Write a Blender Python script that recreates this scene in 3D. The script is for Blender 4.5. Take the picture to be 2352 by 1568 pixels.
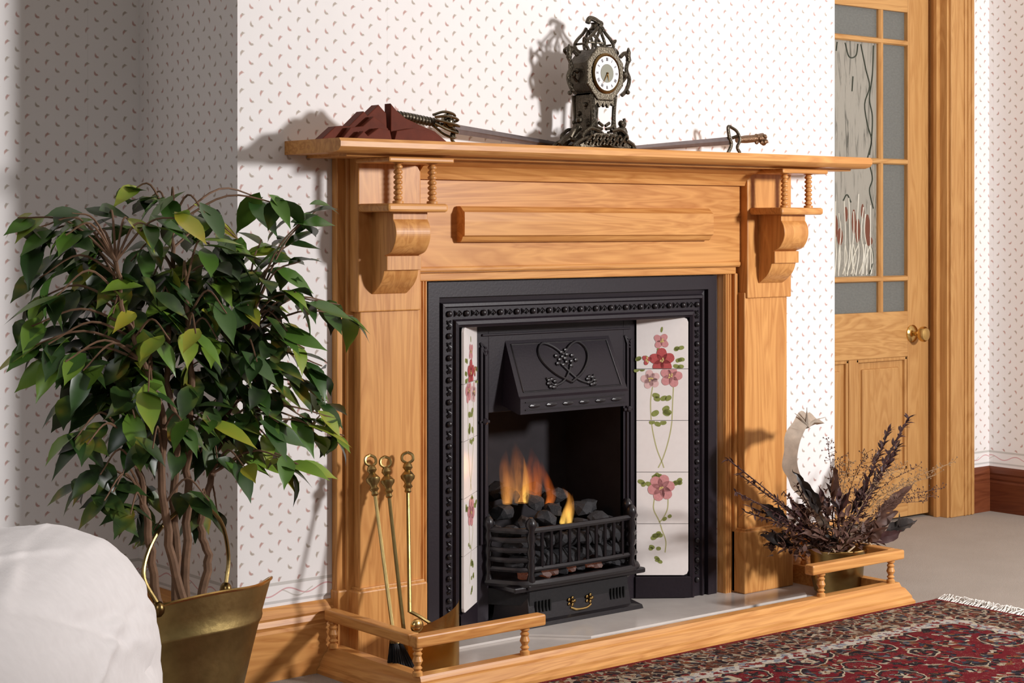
import bpy, bmesh, math, random
from mathutils import Vector, Matrix, noise
for o in list(bpy.data.objects): bpy.data.objects.remove(o)
sc = bpy.context.scene; C = sc.collection
rnd = random.Random(11)
PI = math.pi
# ------------------------------------------------------------ camera, world, lights, exposure
cam = bpy.data.cameras.new('camera'); cam_o = bpy.data.objects.new('camera', cam); C.objects.link(cam_o)
TH = math.radians(39.133)
cam_o.location = (-2.4916, -3.3740, 0.985); cam_o.rotation_euler = (PI/2, 0, -TH)
cam.sensor_width = 36; cam.lens = 62.568; cam.shift_y = -0.1110; cam.clip_end = 60
sc.camera = cam_o
w = bpy.data.worlds.new('room_ambient'); sc.world = w; w.use_nodes = True
w.node_tree.nodes['Background'].inputs[0].default_value = (1.0, .93, .82, 1)
w.node_tree.nodes['Background'].inputs[1].default_value = .14
def lamp(name, typ, loc, target, energy, col, **k):
    l = bpy.data.lights.new(name, typ); o = bpy.data.objects.new(name, l); C.objects.link(o)
    o.location = loc; o.rotation_euler = (Vector(target)-Vector(loc)).to_track_quat('-Z', 'Y').to_euler()
    l.energy = energy; l.color = col
    for a, b in k.items(): setattr(l, a, b)
    return o
lamp('studio_key_lamp', 'SPOT', (1.66, -3.1, 1.5), (.9, .1, .85), 450, (1, .965, .96), shadow_soft_size=.16, spot_size=math.radians(118), spot_blend=.5)
lamp('added_fill_lamp', 'AREA', (-2.9, -3.0, 2.1), (-1.5, -1.1, .5), 2.5, (.95, .96, 1), shape='SQUARE', size=.9, spread=math.radians(55))  # fill added to brighten the armchair; no such lamp belongs to the room
sc.view_settings.view_transform = 'Standard'; sc.view_settings.look = 'None'
sc.view_settings.exposure = 0; sc.view_settings.gamma = 1; sc.view_settings.use_curve_mapping = False

# ------------------------------------------------------------ material helpers
def newmat(name):
    m = bpy.data.materials.new(name); m.use_nodes = True
    return m, m.node_tree.nodes, m.node_tree.links, m.node_tree.nodes['Principled BSDF']
class NT:
    def __init__(s, m): s.n = m.node_tree.nodes; s.l = m.node_tree.links
    def m(s, op, a, b=None, c=None, clamp=False):
        n = s.n.new('ShaderNodeMath'); n.operation = op; n.use_clamp = clamp
        for i, v in enumerate((a, b, c)):
            if v is None: continue
            if isinstance(v, (int, float)): n.inputs[i].default_value = v
            else: s.l.new(v, n.inputs[i])
        return n.outputs[0]
    def mix(s, f, a, b):
        n = s.n.new('ShaderNodeMix'); n.data_type = 'RGBA'
        for i, v in ((0, f), (6, a), (7, b)):
            if isinstance(v, (int, float)): n.inputs[i].default_value = v
            elif isinstance(v, tuple): n.inputs[i].default_value = (*v, 1) if len(v) == 3 else v
            else: s.l.new(v, n.inputs[i])
        return n.outputs[2]
    def noise(s, vec, scale, detail=3, rough=.5, dist=0):
        n = s.n.new('ShaderNodeTexNoise'); n.inputs['Scale'].default_value = scale; n.inputs['Detail'].default_value = detail
        n.inputs['Roughness'].default_value = rough; n.inputs['Distortion'].default_value = dist
        if vec is not None: s.l.new(vec, n.inputs['Vector'])
        return n.outputs[0]
    def mapping(s, vec, scale=(1, 1, 1), rot=(0, 0, 0), loc=(0, 0, 0)):
        n = s.n.new('ShaderNodeMapping'); n.inputs['Scale'].default_value = scale; n.inputs['Rotation'].default_value = rot; n.inputs['Location'].default_value = loc
        s.l.new(vec, n.inputs[0]); return n.outputs[0]
    def ramp(s, f, stops):
        n = s.n.new('ShaderNodeValToRGB'); s.l.new(f, n.inputs[0]); e = n.color_ramp.elements
        while len(e) > 1: e.remove(e[-1])
        e[0].position = stops[0][0]; e[0].color = (*stops[0][1], 1)
        for p, c in stops[1:]:
            x = e.new(p); x.color = (*c, 1)
        return n.outputs[0]
    def coord(s, which='Object'): return s.n.new('ShaderNodeTexCoord').outputs[which]
    def pos(s): return s.n.new('ShaderNodeNewGeometry').outputs['Position']
    def sep(s, v):
        n = s.n.new('ShaderNodeSeparateXYZ'); s.l.new(v, n.inputs[0]); return n.outputs
    def comb(s, x, y, z=0):
        n = s.n.new('ShaderNodeCombineXYZ')
        for i, v in enumerate((x, y, z)):
            if isinstance(v, (int, float)): n.inputs[i].default_value = v
            else: s.l.new(v, n.inputs[i])
        return n.outputs[0]
    def bump(s, h, bsdf, strength=.3, dist=.002):
        n = s.n.new('ShaderNodeBump'); n.inputs['Strength'].default_value = strength; n.inputs['Distance'].default_value = dist
        s.l.new(h, n.inputs['Height']); s.l.new(n.outputs[0], bsdf.inputs['Normal'])
def simple(name, col, rough=.5, metal=0, spec=.5, bumpscale=None, bump=.2, vary=0, coat=0):
    m, n, l, b = newmat(name); t = NT(m)
    b.inputs['Base Color'].default_value = (*col, 1); b.inputs['Roughness'].default_value = rough
    b.inputs['Metallic'].default_value = metal; b.inputs['Specular IOR Level'].default_value = spec
    b.inputs['Coat Weight'].default_value = coat
    if bumpscale:
        f = t.noise(t.coord(), bumpscale, 4); t.bump(f, b, bump, .002)
        if vary: l.new(t.mix(f, tuple(c*(1-vary) for c in col), tuple(min(1, c*(1+vary)) for c in col)), b.inputs['Base Color'])
    return m
def wood(name, axis, light, dark, rough=.38, contrast=1.0):
    m, n, l, b = newmat(name); t = NT(m)
    sc_ = {'x': (1.1, 11, 11), 'y': (11, 1.1, 11), 'z': (11, 11, 1.1)}[axis]
    v = t.mapping(t.coord(), sc_, loc=(3.1, 1.7, .6))
    a = t.noise(v, 1.3, 3, .55, 1.2)
    rings = t.m('FRACT', t.m('MULTIPLY', a, 7.0))
    rings = t.m('ABSOLUTE', t.m('SUBTRACT', rings, .5))           # triangle wave .5..0
    fine = t.noise(t.mapping(t.coord(), tuple(x*9 if x > 5 else x*3 for x in sc_)), 1.0, 3, .6)
    mid = t.noise(v, .5, 2)
    f = t.m('ADD', t.m('MULTIPLY', rings, .75*contrast), t.m('ADD', t.m('MULTIPLY', fine, .45), t.m('MULTIPLY', mid, .35)))
    f = t.m('SUBTRACT', f, .16, clamp=True)
    mid_c = tuple((x*.6+y*.4) for x, y in zip(light, dark))
    l.new(t.ramp(f, [(.0, dark), (.35, mid_c), (.62, light), (1, tuple(min(1, x*1.12) for x in light))]), b.inputs['Base Color'])
    b.inputs['Roughness'].default_value = rough; b.inputs['Specular IOR Level'].default_value = .28
    t.bump(fine, b, .08, .001)
    return m
PL, PD = (.68, .335, .105), (.42, .155, .036)
wood_x, wood_y, wood_z = wood('varnished_pine_grain_along', 'x', PL, PD), wood('varnished_pine_grain_deep', 'y', PL, PD), wood('varnished_pine_grain_up', 'z', PL, PD)
OL, OD = (.57, .315, .115), (.38, .17, .048)
oak_z, oak_x = wood('oak_door_grain_up', 'z', OL, OD, contrast=.8), wood('oak_door_grain_along', 'x', OL, OD, contrast=1.3)
dark_x = wood('dark_red_skirting_wood', 'x', (.19, .055, .022), (.10, .022, .009)); dark_y = wood('dark_red_skirting_wood_shaded', 'y', (.13, .035, .014), (.07, .016, .007))  # second copy is darker, with the right wall's shade put into its colour
iron = simple('black_leaded_cast_iron', (.014, .0095, .014), .44, .0, .30, 160, .12, .25)
iron_dark = simple('sooty_iron', (.012, .011, .012), .7, 0, .3, 90, .4, .3)
iron_mid = simple('polished_black_iron', (.012, .010, .012), .33, .0, .45, 120, .15)
brass = simple('polished_brass', (.66, .44, .16), .22, 1, .5, 30, .12, .12)
brass_old = simple('aged_hammered_brass', (.33, .24, .095), .36, 1, .5, 45, .35, .3)
brass_dark = simple('tarnished_brass', (.20, .125, .045), .3, 1, .5, 60, .3, .3)
pewter = simple('tarnished_silver_bronze', (.085, .072, .052), .34, .85, .5, 220, .8, .75)
steel = simple('dull_steel', (.2, .17, .17), .33, .9, .5, 60, .15, .25)
copper = simple('coppery_grip', (.20, .12, .07), .35, .8, .5, 300, .7, .5)
mahog = simple('red_brown_polished_wood', (.115, .022, .009), .6, 0, .12, 40, .1, .35)
white_fabric = None

def wallpaper(name, axis):
    m, n, l, b = newmat(name); t = NT(m)
    s = t.sep(t.pos()); h = s[0] if axis == 'x' else s[1]; z = s[2]
    PU, PV = .0243, .0414
    u = t.m('DIVIDE', h, PU); i = t.m('FLOOR', u); fu = t.m('SUBTRACT', t.m('FRACT', u), .5)
    par = t.m('MODULO', t.m('ABSOLUTE', i), 2.0)
    v = t.m('ADD', t.m('DIVIDE', z, PV), t.m('MULTIPLY', par, .5)); j = t.m('FLOOR', v); fv = t.m('SUBTRACT', t.m('FRACT', v), .5)
    wn = n.new('ShaderNodeTexWhiteNoise'); wn.noise_dimensions = '2D'; l.new(t.comb(i, j), wn.inputs['Vector'])
    r = t.sep(wn.outputs['Color'])
    px = t.m('MULTIPLY', t.m('SUBTRACT', fu, t.m('MULTIPLY', t.m('SUBTRACT', r[0], .5), .12)), PU)
    py = t.m('MULTIPLY', t.m('SUBTRACT', fv, t.m('MULTIPLY', t.m('SUBTRACT', r[1], .5), .1)), PV)
    sgn = t.m('SUBTRACT', t.m('MULTIPLY', par, 2), 1)
    ang = t.m('MULTIPLY', sgn, t.m('ADD', .55, t.m('MULTIPLY', r[2], .55)))
    c_, s_ = t.m('COSINE', ang), t.m('SINE', ang)
    a = t.m('ADD', t.m('MULTIPLY', px, c_), t.m('MULTIPLY', py, s_))
    bb = t.m('SUBTRACT', t.m('MULTIPLY', py, c_), t.m('MULTIPLY', px, s_))
    bb = t.m('ADD', bb, t.m('SUBTRACT', t.m('MULTIPLY', t.m('MULTIPLY', a, a), t.m('MULTIPLY', sgn, 55)), 0))
    d = t.m('ADD', t.m('POWER', t.m('DIVIDE', a, .0078), 2), t.m('POWER', t.m('DIVIDE', bb, .0032), 2))
    mask = t.m('SUBTRACT', 1.25, d, clamp=True)
    d2 = t.m('ADD', t.m('POWER', t.m('DIVIDE', t.m('SUBTRACT', a, .0035), .0024), 2), t.m('POWER', t.m('DIVIDE', t.m('SUBTRACT', bb, .0018), .0022), 2))
    mask = t.m('MAXIMUM', mask, t.m('SUBTRACT', 1.2, d2, clamp=True))
    sprig = t.mix(t.m('GREATER_THAN', t.m('ADD', r[1], t.m('MULTIPLY', a, 60)), .5), (.46, .22, .18), (.36, .29, .22))
    inm = t.m('GREATER_THAN', z, .201)
    base = t.mix(t.noise(t.comb(h, z), 9, 2), (.83, .805, .79), (.87, .845, .835))
    col = t.mix(t.m('MULTIPLY', t.m('MULTIPLY', mask, inm), .80), base, sprig)
    def band(zc, hw, src=z): return t.m('LESS_THAN', t.m('ABSOLUTE', t.m('SUBTRACT', src, zc)), hw)
    col = t.mix(t.m('MULTIPLY', band(.1965, .0035), .6), col, (.42, .40, .36))
    col = t.mix(t.m('MULTIPLY', band(.1565, .003), .6), col, (.42, .40, .38))
    wv = t.m('ADD', .177, t.m('MULTIPLY', t.m('SINE', t.m('MULTIPLY', h, 62)), .0075))
    col = t.mix(t.m('MULTIPLY', band(wv, .0017), .75), col, (.62, .28, .30))
    wv2 = t.m('ADD', .174, t.m('MULTIPLY', t.m('SINE', t.m('ADD', t.m('MULTIPLY', h, 62), 1.4)), .009))
    col = t.mix(t.m('MULTIPLY', t.m('MULTIPLY', band(wv2, .0016), t.m('GREATER_THAN', t.m('SINE', t.m('MULTIPLY', h, 31)), .3)), .6), col, (.45, .42, .36))
    seam = t.m('LESS_THAN', t.m('FRACT', t.m('DIVIDE', t.m('ADD', h, 10.18), .53)), .0022)
    col = t.mix(t.m('MULTIPLY', seam, .18), col, (.4, .38, .35))
    l.new(col, b.inputs['Base Color']); b.inputs['Roughness'].default_value = .6
    b.inputs['Specular IOR Level'].default_value = .25
    return m
paper_x, paper_y = wallpaper('sprigged_wallpaper', 'x'), wallpaper('sprigged_wallpaper_return', 'y')

# ------------------------------------------------------------ mesh helpers
def mb(): return bmesh.new()
def box(bm, x0, x1, y0, y1, z0, z1, bev=0, seg=2):
    r = bmesh.ops.create_cube(bm, size=1)
    for v in r['verts']: v.co = Vector(((x0+x1)/2+v.co.x*(x1-x0), (y0+y1)/2+v.co.y*(y1-y0), (z0+z1)/2+v.co.z*(z1-z0)))
    if bev:
        es = list({e for v in r['verts'] for e in v.link_edges})
        bmesh.ops.bevel(bm, geom=es, offset=bev, segments=seg, profile=.5, affect='EDGES')
    return bm
def prism(bm, pts, axis, a, b, bev=0):
    """closed 2-D outline extruded along an axis from a to b; pts are the two other coordinates in x,y,z order"""
    def P(p, t):
        return {'x': (t, p[0], p[1]), 'y': (p[0], t, p[1]), 'z': (p[0], p[1], t)}[axis]
    v0 = [bm.verts.new(P(p, a)) for p in pts]; v1 = [bm.verts.new(P(p, b)) for p in pts]
    f = [bm.faces.new(v0), bm.faces.new(v1[::-1])]
    for i in range(len(pts)):
        k = (i+1) % len(pts); f.append(bm.faces.new((v0[i], v1[i], v1[k], v0[k])))
    bmesh.ops.recalc_face_normals(bm, faces=f)
    if bev:
        es = [e for e in f[0].edges]+[e for e in f[1].edges]
        bmesh.ops.bevel(bm, geom=es, offset=bev, segments=2, profile=.5, affect='EDGES')
    return bm
def tube(bm, pts, r, n=8, cap=True):
    pts = [Vector(p) for p in pts]; R = r if isinstance(r, (list, tuple)) else [r]*len(pts)
    rings = []; up = Vector((0, 0, 1)); prev = None
    for i, p in enumerate(pts):
        d = (pts[min(i+1, len(pts)-1)]-pts[max(i-1, 0)]).normalized()
        x = (prev - d*prev.dot(d)) if prev is not None else (up.cross(d) if abs(d.z) < .95 else Vector((1, 0, 0)).cross(d))
        if x.length < 1e-6: x = Vector((1, 0, 0))
        x.normalize(); prev = x; y = d.cross(x)
        rings.append([bm.verts.new(p+(x*math.cos(2*PI*k/n)+y*math.sin(2*PI*k/n))*R[i]) for k in range(n)])
    for a, b in zip(rings, rings[1:]):
        for k in range(n): bm.faces.new((a[k], a[(k+1) % n], b[(k+1) % n], b[k]))
    if cap:
        bm.faces.new(rings[0][::-1]); bm.faces.new(rings[-1])
    return bm
def lathe(bm, prof, c=(0, 0, 0), n=16, mat=None, sx=1, sy=1):
    c = Vector(c); rings = []
    M = mat or Matrix.Identity(3)
    for r, z in prof:
        rings.append([bm.verts.new(c+M@Vector((r*sx*math.cos(2*PI*k/n), r*sy*math.sin(2*PI*k/n), z))) for k in range(n)])
    for a, b in zip(rings, rings[1:]):
        for k in range(n): bm.faces.new((a[k], a[(k+1) % n], b[(k+1) % n], b[k]))
    bm.faces.new(rings[0][::-1]); bm.faces.new(rings[-1])
    return bm
def ball(bm, c, r, seg=10, s=(1, 1, 1)):
    q = bmesh.ops.create_uvsphere(bm, u_segments=seg, v_segments=max(5, seg//2+1), radius=r)
    for v in q['verts']: v.co = Vector((v.co.x*s[0]+c[0], v.co.y*s[1]+c[1], v.co.z*s[2]+c[2]))
    return bm
def smoothpts(p, n=6):
    """Catmull-Rom through points"""
    p = [Vector(x) for x in p]; q = [p[0]*2-p[1]]+p+[p[-1]*2-p[-2]]; out = []
    for i in range(1, len(q)-2):
        for k in range(n):
            t = k/n
            out.append(.5*((2*q[i])+(q[i+1]-q[i-1])*t+(2*q[i-1]-5*q[i]+4*q[i+1]-q[i+2])*t*t+(-q[i-1]+3*q[i]-3*q[i+1]+q[i+2])*t**3))
    out.append(p[-1]); return out
def obj(name, bm, mat, parent=None, smooth=False, kind=None):
    o0 = Vector((0, 0, 0))
    q = parent
    while q is not None: o0 += q.location; q = q.parent
    me = bpy.data.meshes.new(name)
    for v in bm.verts: v.co -= o0
    bm.normal_update(); bm.to_mesh(me); bm.free()
    if isinstance(mat, (list, tuple)):
        for m_ in mat: me.materials.append(m_)
    else: me.materials.append(mat)
    if smooth:
        me.polygons.foreach_set('use_smooth', [True]*len(me.polygons)); me.set_sharp_from_angle(angle=math.radians(38))
    o = bpy.data.objects.new(name, me); C.objects.link(o); o.parent = parent
    if kind: o['kind'] = kind
    return o
def thing(name, label, cat, loc=(0, 0, 0), group=None):
    o = bpy.data.objects.new(name, None); C.objects.link(o); o.location = loc; o.empty_display_size = .05
    o['label'] = label; o['category'] = cat
    if group: o['group'] = group
    return o
def tag(o, label, cat, group=None):
    o['label'] = label; o['category'] = cat
    if group: o['group'] = group
    return o
def struct(name, bm, mat, parent=None, smooth=False, label=None):
    o = obj(name, bm, mat, parent, smooth); o['kind'] = 'structure'
    if label: o['label'] = label
    return o
FZ = -.012          # floor level
YB = .012            # face of the chimney breast
# ------------------------------------------------------------ SETTING
m, n, l, b = newmat('taupe_carpet'); t = NT(m)
f = t.noise(t.coord(), 420, 3, .7); g = t.noise(t.coord(), 6, 3)
l.new(t.mix(t.m('ADD', t.m('MULTIPLY', f, .7), t.m('MULTIPLY', g, .3)), (.30, .255, .21), (.56, .505, .455)), b.inputs['Base Color'])
b.inputs['Roughness'].default_value = .95; b.inputs['Specular IOR Level'].default_value = .1; t.bump(f, b, .8, .004); carpet = m
struct('floor', box(mb(), -5.0, 2.81, -4.6, .9, FZ-.1, FZ), carpet, label='taupe grey fitted carpet')
plaster = simple('white_ceiling_paint', (.82, .79, .74), .8)
struct('ceiling', box(mb(), -5.0, 2.81, -4.6, .9, 2.45, 2.5), plaster)
bm = mb()   # chimney breast with a hole for the cast iron insert
XL, XR = -.508, 1.460
def quad(bm, pts): bm.faces.new([bm.verts.new(p) for p in pts])
box(bm, XL, .03, YB, .56, FZ, 2.45); box(bm, .935, XR, YB, .56, FZ, 2.45); box(bm, .03, .935, YB, .56, .83, 2.45)
me_wall = bm
for f in bm.faces: f.material_index = 1 if abs(f.normal.x) > .5 else 0
bm.normal_update()
for f in bm.faces: f.material_index = 1 if abs(f.normal.x) > .5 else 0
struct('wall_chimney_breast', bm, [paper_x, paper_y], label='projecting chimney breast papered with small sprigs')
struct('wall_back_left', box(mb(), -5.0, XL, .47, .56, FZ, 2.45), paper_x, label='papered alcove wall beside the plant, in shade')
# alcove on the right with the doorway: wall face at y=.44
YR = .44; DX0, DX1, DZ = 1.74, 2.535, 1.99
bm = mb()
box(bm, XR, DX0, YR, .56, FZ, 2.45); box(bm, DX1, 2.81, YR, .56, FZ, 2.45); box(bm, DX0, DX1, YR, .56, DZ, 2.45)
struct('wall_back_right', bm, paper_x, label='papered alcove wall around the door')
struct('wall_right', box(mb(), 2.785, 2.85, -4.6, YR, FZ, 2.45), paper_y, label='papered wall in shade at right angles to the door')
struct('wall_left', box(mb(), -5.06, -5.0, -4.6, .56, FZ, 2.45), paper_y)
# skirtings
def skirt_prof(y, d, z1):   # profile (y,z), wall at y, projecting towards -y
    return [(y, FZ), (y-d, FZ), (y-d, z1-.055), (y-d*.8, z1-.048), (y-d*.95, z1-.040), (y-d*.75, z1-.028), (y-d*.9, z1-.022), (y-d*.45, z1-.006), (y-d*.2, z1), (y, z1)]
struct('baseboard_chimney', prism(mb(), skirt_prof(YB, .020, .147), 'x', XL-.02, -.262), wood_x, label='varnished pine skirting left of the fireplace')
struct('baseboard_chimney_side', prism(mb(), [(XL-(YB-p[0]), p[1]) for p in skirt_prof(YB, .020, .147)], 'y', YB-.02, .47), wood_y)
struct('baseboard_back_left', prism(mb(), skirt_prof(.47, .022, .145), 'x', -5.0, XL), wood_x)
struct('baseboard_chimney_right', prism(mb(), skirt_prof(YB, .020, .147), 'x', 1.228, XR), wood_x)
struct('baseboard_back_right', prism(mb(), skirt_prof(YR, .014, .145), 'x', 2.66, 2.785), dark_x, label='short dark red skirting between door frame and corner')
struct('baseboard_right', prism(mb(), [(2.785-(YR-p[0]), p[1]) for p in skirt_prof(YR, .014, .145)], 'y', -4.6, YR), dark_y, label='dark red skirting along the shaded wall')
# ------------------------------------------------------------ DOOR
door = bpy.data.objects.new('door_1', None); C.objects.link(door); door['kind'] = 'structure'; door.location = (2.15, .5, FZ); door['label'] = 'oak door with glazed panes and lower panels'
Y0, Y1 = .50, .535
xl, xr = 1.785, 2.528            # leaf
gl, gr = 1.905, 2.409            # glazed opening
m1, m2 = 2.018, 2.273            # mullions
bm = mb(); box(bm, xl, gl, Y0, Y1, FZ+.01, DZ-.01, .002); obj('stile', bm, oak_z, door)
bm = mb(); box(bm, gr, xr, Y0, Y1, FZ+.01, DZ-.01, .002); obj('stile', bm, oak_z, door)
bm = mb(); box(bm, gl, gr, Y0, Y1, 1.722, DZ-.01, .002); obj('top_rail', bm, oak_x, door)
bm = mb(); box(bm, gl, gr, Y0, Y1, .545, .700, .002); obj('lock_rail', bm, oak_x, door)
bm = mb(); box(bm, gl, gr, Y0, Y1, FZ+.01, .16, .002); obj('bottom_rail', bm, oak_x, door)
bm = mb(); box(bm, 2.103, 2.143, Y0, Y1, .16, .545, .002); obj('muntin', bm, oak_z, door)
for a, b_ in ((gl, 2.103), (2.143, gr)):
    bm = mb(); box(bm, a, b_, Y0+.014, Y1-.01, .16, .545); box(bm, a+.035, b_-.035, Y0+.006, Y0+.02, .195, .510, .005)
    for q in ((a, a+.012), (b_-.012, b_)): box(bm, q[0], q[1], Y0+.003, Y0+.02, .16, .545, .003)
    for q in ((.16, .172), (.533, .545)): box(bm, a, b_, Y0+.003, Y0+.02, q[0], q[1], .003)
    obj('panel', bm, oak_z, door)
for x in (m1, m2):
    bm = mb(); prism(bm, [(x-.011, Y1-.008), (x-.011, Y0+.008), (x-.006, Y0+.0012), (x+.006, Y0+.0012), (x+.011, Y0+.008), (x+.011, Y1-.008)], 'z', .700, 1.722); obj('glazing_bar', bm, oak_z, door)
for z in (.812, 1.210, 1.617):
    bm = mb(); prism(bm, [(Y1-.008, z-.010), (Y0+.008, z-.010), (Y0, z-.006), (Y0, z+.006), (Y0+.008, z+.010), (Y1-.008, z+.010)], 'x', gl, gr); obj('glazing_bar', bm, oak_x, door)
# panes: obscured glass; centre panes streaked and painted with reeds
def glassmat(name, streak):
    m, n, l, b = newmat(name); t = NT(m); v = t.coord()
    if streak:
        a = t.noise(t.mapping(v, (60, 1, 7)), 1, 4, .6, 1.5); st = t.m('MULTIPLY', t.m('SUBTRACT', a, .52, clamp=True), 5, clamp=True)
        col = t.mix(st, (.42, .40, .34), (.10, .10, .08))
        s = t.sep(t.pos()); zz = s[2]
        lo = t.m('MULTIPLY', t.m('SUBTRACT', 1.1, zz, clamp=True), 7, clamp=True)
        a2 = t.noise(t.mapping(v, (95, 1, 13)), 1, 3, .6, 2.5)
        col = t.mix(t.m('MULTIPLY', lo, t.m('MULTIPLY', t.m('ABSOLUTE', t.m('SUBTRACT', a2, .5)), 5, clamp=True)), col, (.17, .165, .13))
    else:
        a = t.noise(t.mapping(v, (90, 1, 160)), 1, 3); col = t.mix(a, (.14, .15, .14), (.25, .26, .24))
    l.new(col, b.inputs['Base Color']); b.inputs['Roughness'].default_value = .32; b.inputs['Transmission Weight'].default_value = .25; t.bump(a, b, .5, .003)
    return m
g_plain, g_streak = glassmat('grey_obscured_glass', 0), glassmat('streaked_art_glass', 1)
xs = [gl, m1, m2, gr]; zs = [.700, .812, 1.210, 1.617, 1.722]; panes = {}
for i in range(3):
    for k in range(4):
        mt = g_streak if (i == 1 and k in (1, 2)) else g_plain
        bm = mb(); box(bm, xs[i]+.008*(i > 0), xs[i+1]-.008*(i < 2), Y0+.016, Y0+.021, zs[k]+.006*(k > 0), zs[k+1]-.006*(k < 3)); panes[i, k] = obj('pane', bm, mt, door)
leadm = simple('dark_green_glass_paint', (.035, .045, .03), .3); palem = simple('pale_etched_line', (.62, .60, .50), .4); rustm = simple('rust_brown_glass_paint', (.15, .045, .022), .35)
def on_pane(name, mat, pls, r, pane):
    bm = mb()
    for pl in pls:
        tube(bm, [(x, Y0+.016, z) for x, z in smoothpts2(pl)], r, 5)
    obj(name, bm, mat, pane)
def smoothpts2(pl): return [(v.x, v.y) for v in smoothpts([(p[0], p[1], 0) for p in pl], 5)]
R_ = random.Random(3)
vines = [[(2.18, 1.60), (2.205, 1.52), (2.225, 1.46), (2.20, 1.40), (2.215, 1.33), (2.235, 1.28), (2.215, 1.22)], [(2.245, 1.60), (2.24, 1.50), (2.225, 1.42), (2.24, 1.36), (2.235, 1.28), (2.225, 1.23)], [(2.10, 1.60), (2.12, 1.555), (2.155, 1.56), (2.165, 1.60)], [(2.06, 1.60), (2.055, 1.57)], [(2.14, 1.49), (2.135, 1.44)]]
on_pane('painted_vine', leadm, vines, .0028, panes[1, 2])
on_pane('painted_vine', leadm, [[(2.225, 1.20), (2.24, 1.15), (2.225, 1.11), (2.245, 1.05)], [(2.23, .93), (2.245, .88), (2.225, .83)], [(2.09, 1.075), (2.11, 1.095), (2.13, 1.07)]], .0028, panes[1, 1])
reeds = [[(2.05+.022*k+R_.uniform(-.006, .006), .825), (2.055+.022*k+R_.uniform(-.008, .008), .90), (2.052+.022*k+R_.uniform(-.008, .008), .97), (2.05+.023*k+R_.uniform(-.01, .01), 1.03+R_.uniform(-.02, .08))] for k in range(9)]+[[(2.045+.021*k, .83), (2.05+.021*k+R_.uniform(-.02, .02), .88), (2.05+.021*k+R_.uniform(-.02, .02), .93)] for k in range(10)]
on_pane('etched_reeds', palem, reeds, .0026, panes[1, 1])
bm = mb()
for x, z, hh, rr in ((2.052, .99, .045, .011), (2.075, .955, .035, .012), (2.105, 1.03, .03, .008), (2.145, 1.005, .05, .009), (2.165, .975, .05, .011), (2.215, .985, .055, .011), (2.225, .94, .02, .014), (2.19, 1.04, .03, .007)):
    ball(bm, (x, Y0+.0165, z), 1, 10, (rr*1.35, .0015, hh*.9))
obj('painted_bulrush', bm, rustm, panes[1, 1], True)
# knob and rose
bm = mb(); Mx = Matrix.Rotation(PI/2, 3, 'X')     # z -> -y
lathe(bm, [(.030, 0), (.030, .004), (.024, .009), (.012, .012)], (2.430, Y0, .622), 20, Mx); rose = obj('knob_rose', bm, brass, door, True)
bm = mb(); lathe(bm, [(.008, .008), (.008, .026), (.016, .032), (.0255, .044), (.0265, .053), (.021, .062), (.009, .066)], (2.430, Y0, .622), 20, Mx); obj('knob', bm, brass, door, True)
# frame
fr = bpy.data.objects.new('trim_door_frame', None); C.objects.link(fr); fr['kind'] = 'structure'; fr.location = (2.1, YR, FZ)
def casing(x0, x1, z0, z1, s):
    bm = mb(); box(bm, x0, x1, YR-.022, YR+.005, z0, z1, .003)
    a = x1 if s > 0 else x0
    for k in range(3):
        e = a-s*(.012+.02*k); box(bm, min(e, e-s*.009), max(e, e-s*.009), YR-.027, YR-.02, z0, z1, .003)
    return bm
obj('casing', casing(2.540, 2.672, FZ, DZ+.13, 1), oak_z, fr); obj('casing', casing(1.61, 1.735, FZ, DZ+.13, -1), oak_z, fr)
bm = mb(); box(bm, 1.735, 2.54, YR-.022, YR+.005, DZ+.01, DZ+.13, .003); obj('head_casing', bm, oak_x, fr)
bm = mb(); box(bm, 2.530, 2.545, YR-.012, .56, FZ, DZ+.01, .001); box(bm, 2.512, 2.532, .458, .472, FZ, DZ, .001); obj('jamb', bm, oak_z, fr)
bm = mb(); box(bm, 1.735, 1.785, YR-.012, .56, FZ, DZ+.01, .001); obj('jamb', bm, oak_z, fr)
# hall wall behind the glass
struct('wall_hall', box(mb(), 1.3, 2.85, 1.4, 1.45, FZ, 2.45), simple('hall_paint', (.5, .46, .4), .8))
# ------------------------------------------------------------ FIRE SURROUND
CX = .4825
sur = thing('fire_surround', 'varnished pine mantelpiece with deep shelf, carved brackets and raised frieze panel', 'mantelpiece', (CX, 0, 0))
bm = mb()
sp = [(YB, 1.147), (-.187, 1.147), (-.204, 1.151), (-.212, 1.159), (-.212, 1.170), (-.206, 1.177), (YB, 1.177)]
prism(bm, sp, 'x', -.388, 1.355); obj('mantel_shelf', bm, wood_x, sur, True)
bm = mb()   # cove under the shelf, returned to the wall
prism(bm, [(YB, 1.147), (-.150, 1.147), (-.147, 1.141), (YB, 1.141)], 'x', -.33, 1.34)
prism(bm, [(YB, 1.142), (-.105, 1.142), (-.100, 1.136), (-.085, 1.131), (-.068, 1.127), (-.058, 1.118), (-.05, 1.110), (-.046, 1.098), (YB, 1.098)], 'x', -.065, 1.03)
obj('shelf_moulding', bm, wood_x, sur)
bm = mb(); box(bm, -.07, 1.035, -.030, YB, .880, 1.142); obj('frieze_board', bm, wood_x, sur)
bm = mb(); prism(bm, [(-.028, .951), (-.044, .951), (-.050, .955), (-.055, .964), (-.062, .967), (-.0625, 1.0), (-.062, 1.022), (-.055, 1.026), (-.050, 1.032), (-.044, 1.036), (-.028, 1.036)], 'x', .060, .890); obj('frieze_panel', bm, wood_x, sur)
bm = mb(); box(bm, -.053, 1.018, -.022, YB, .860, .880, .003); box(bm, -.06, 1.022, -.036, YB, .8815, .894, .004); obj('opening_lintel', bm, wood_x, sur)
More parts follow.
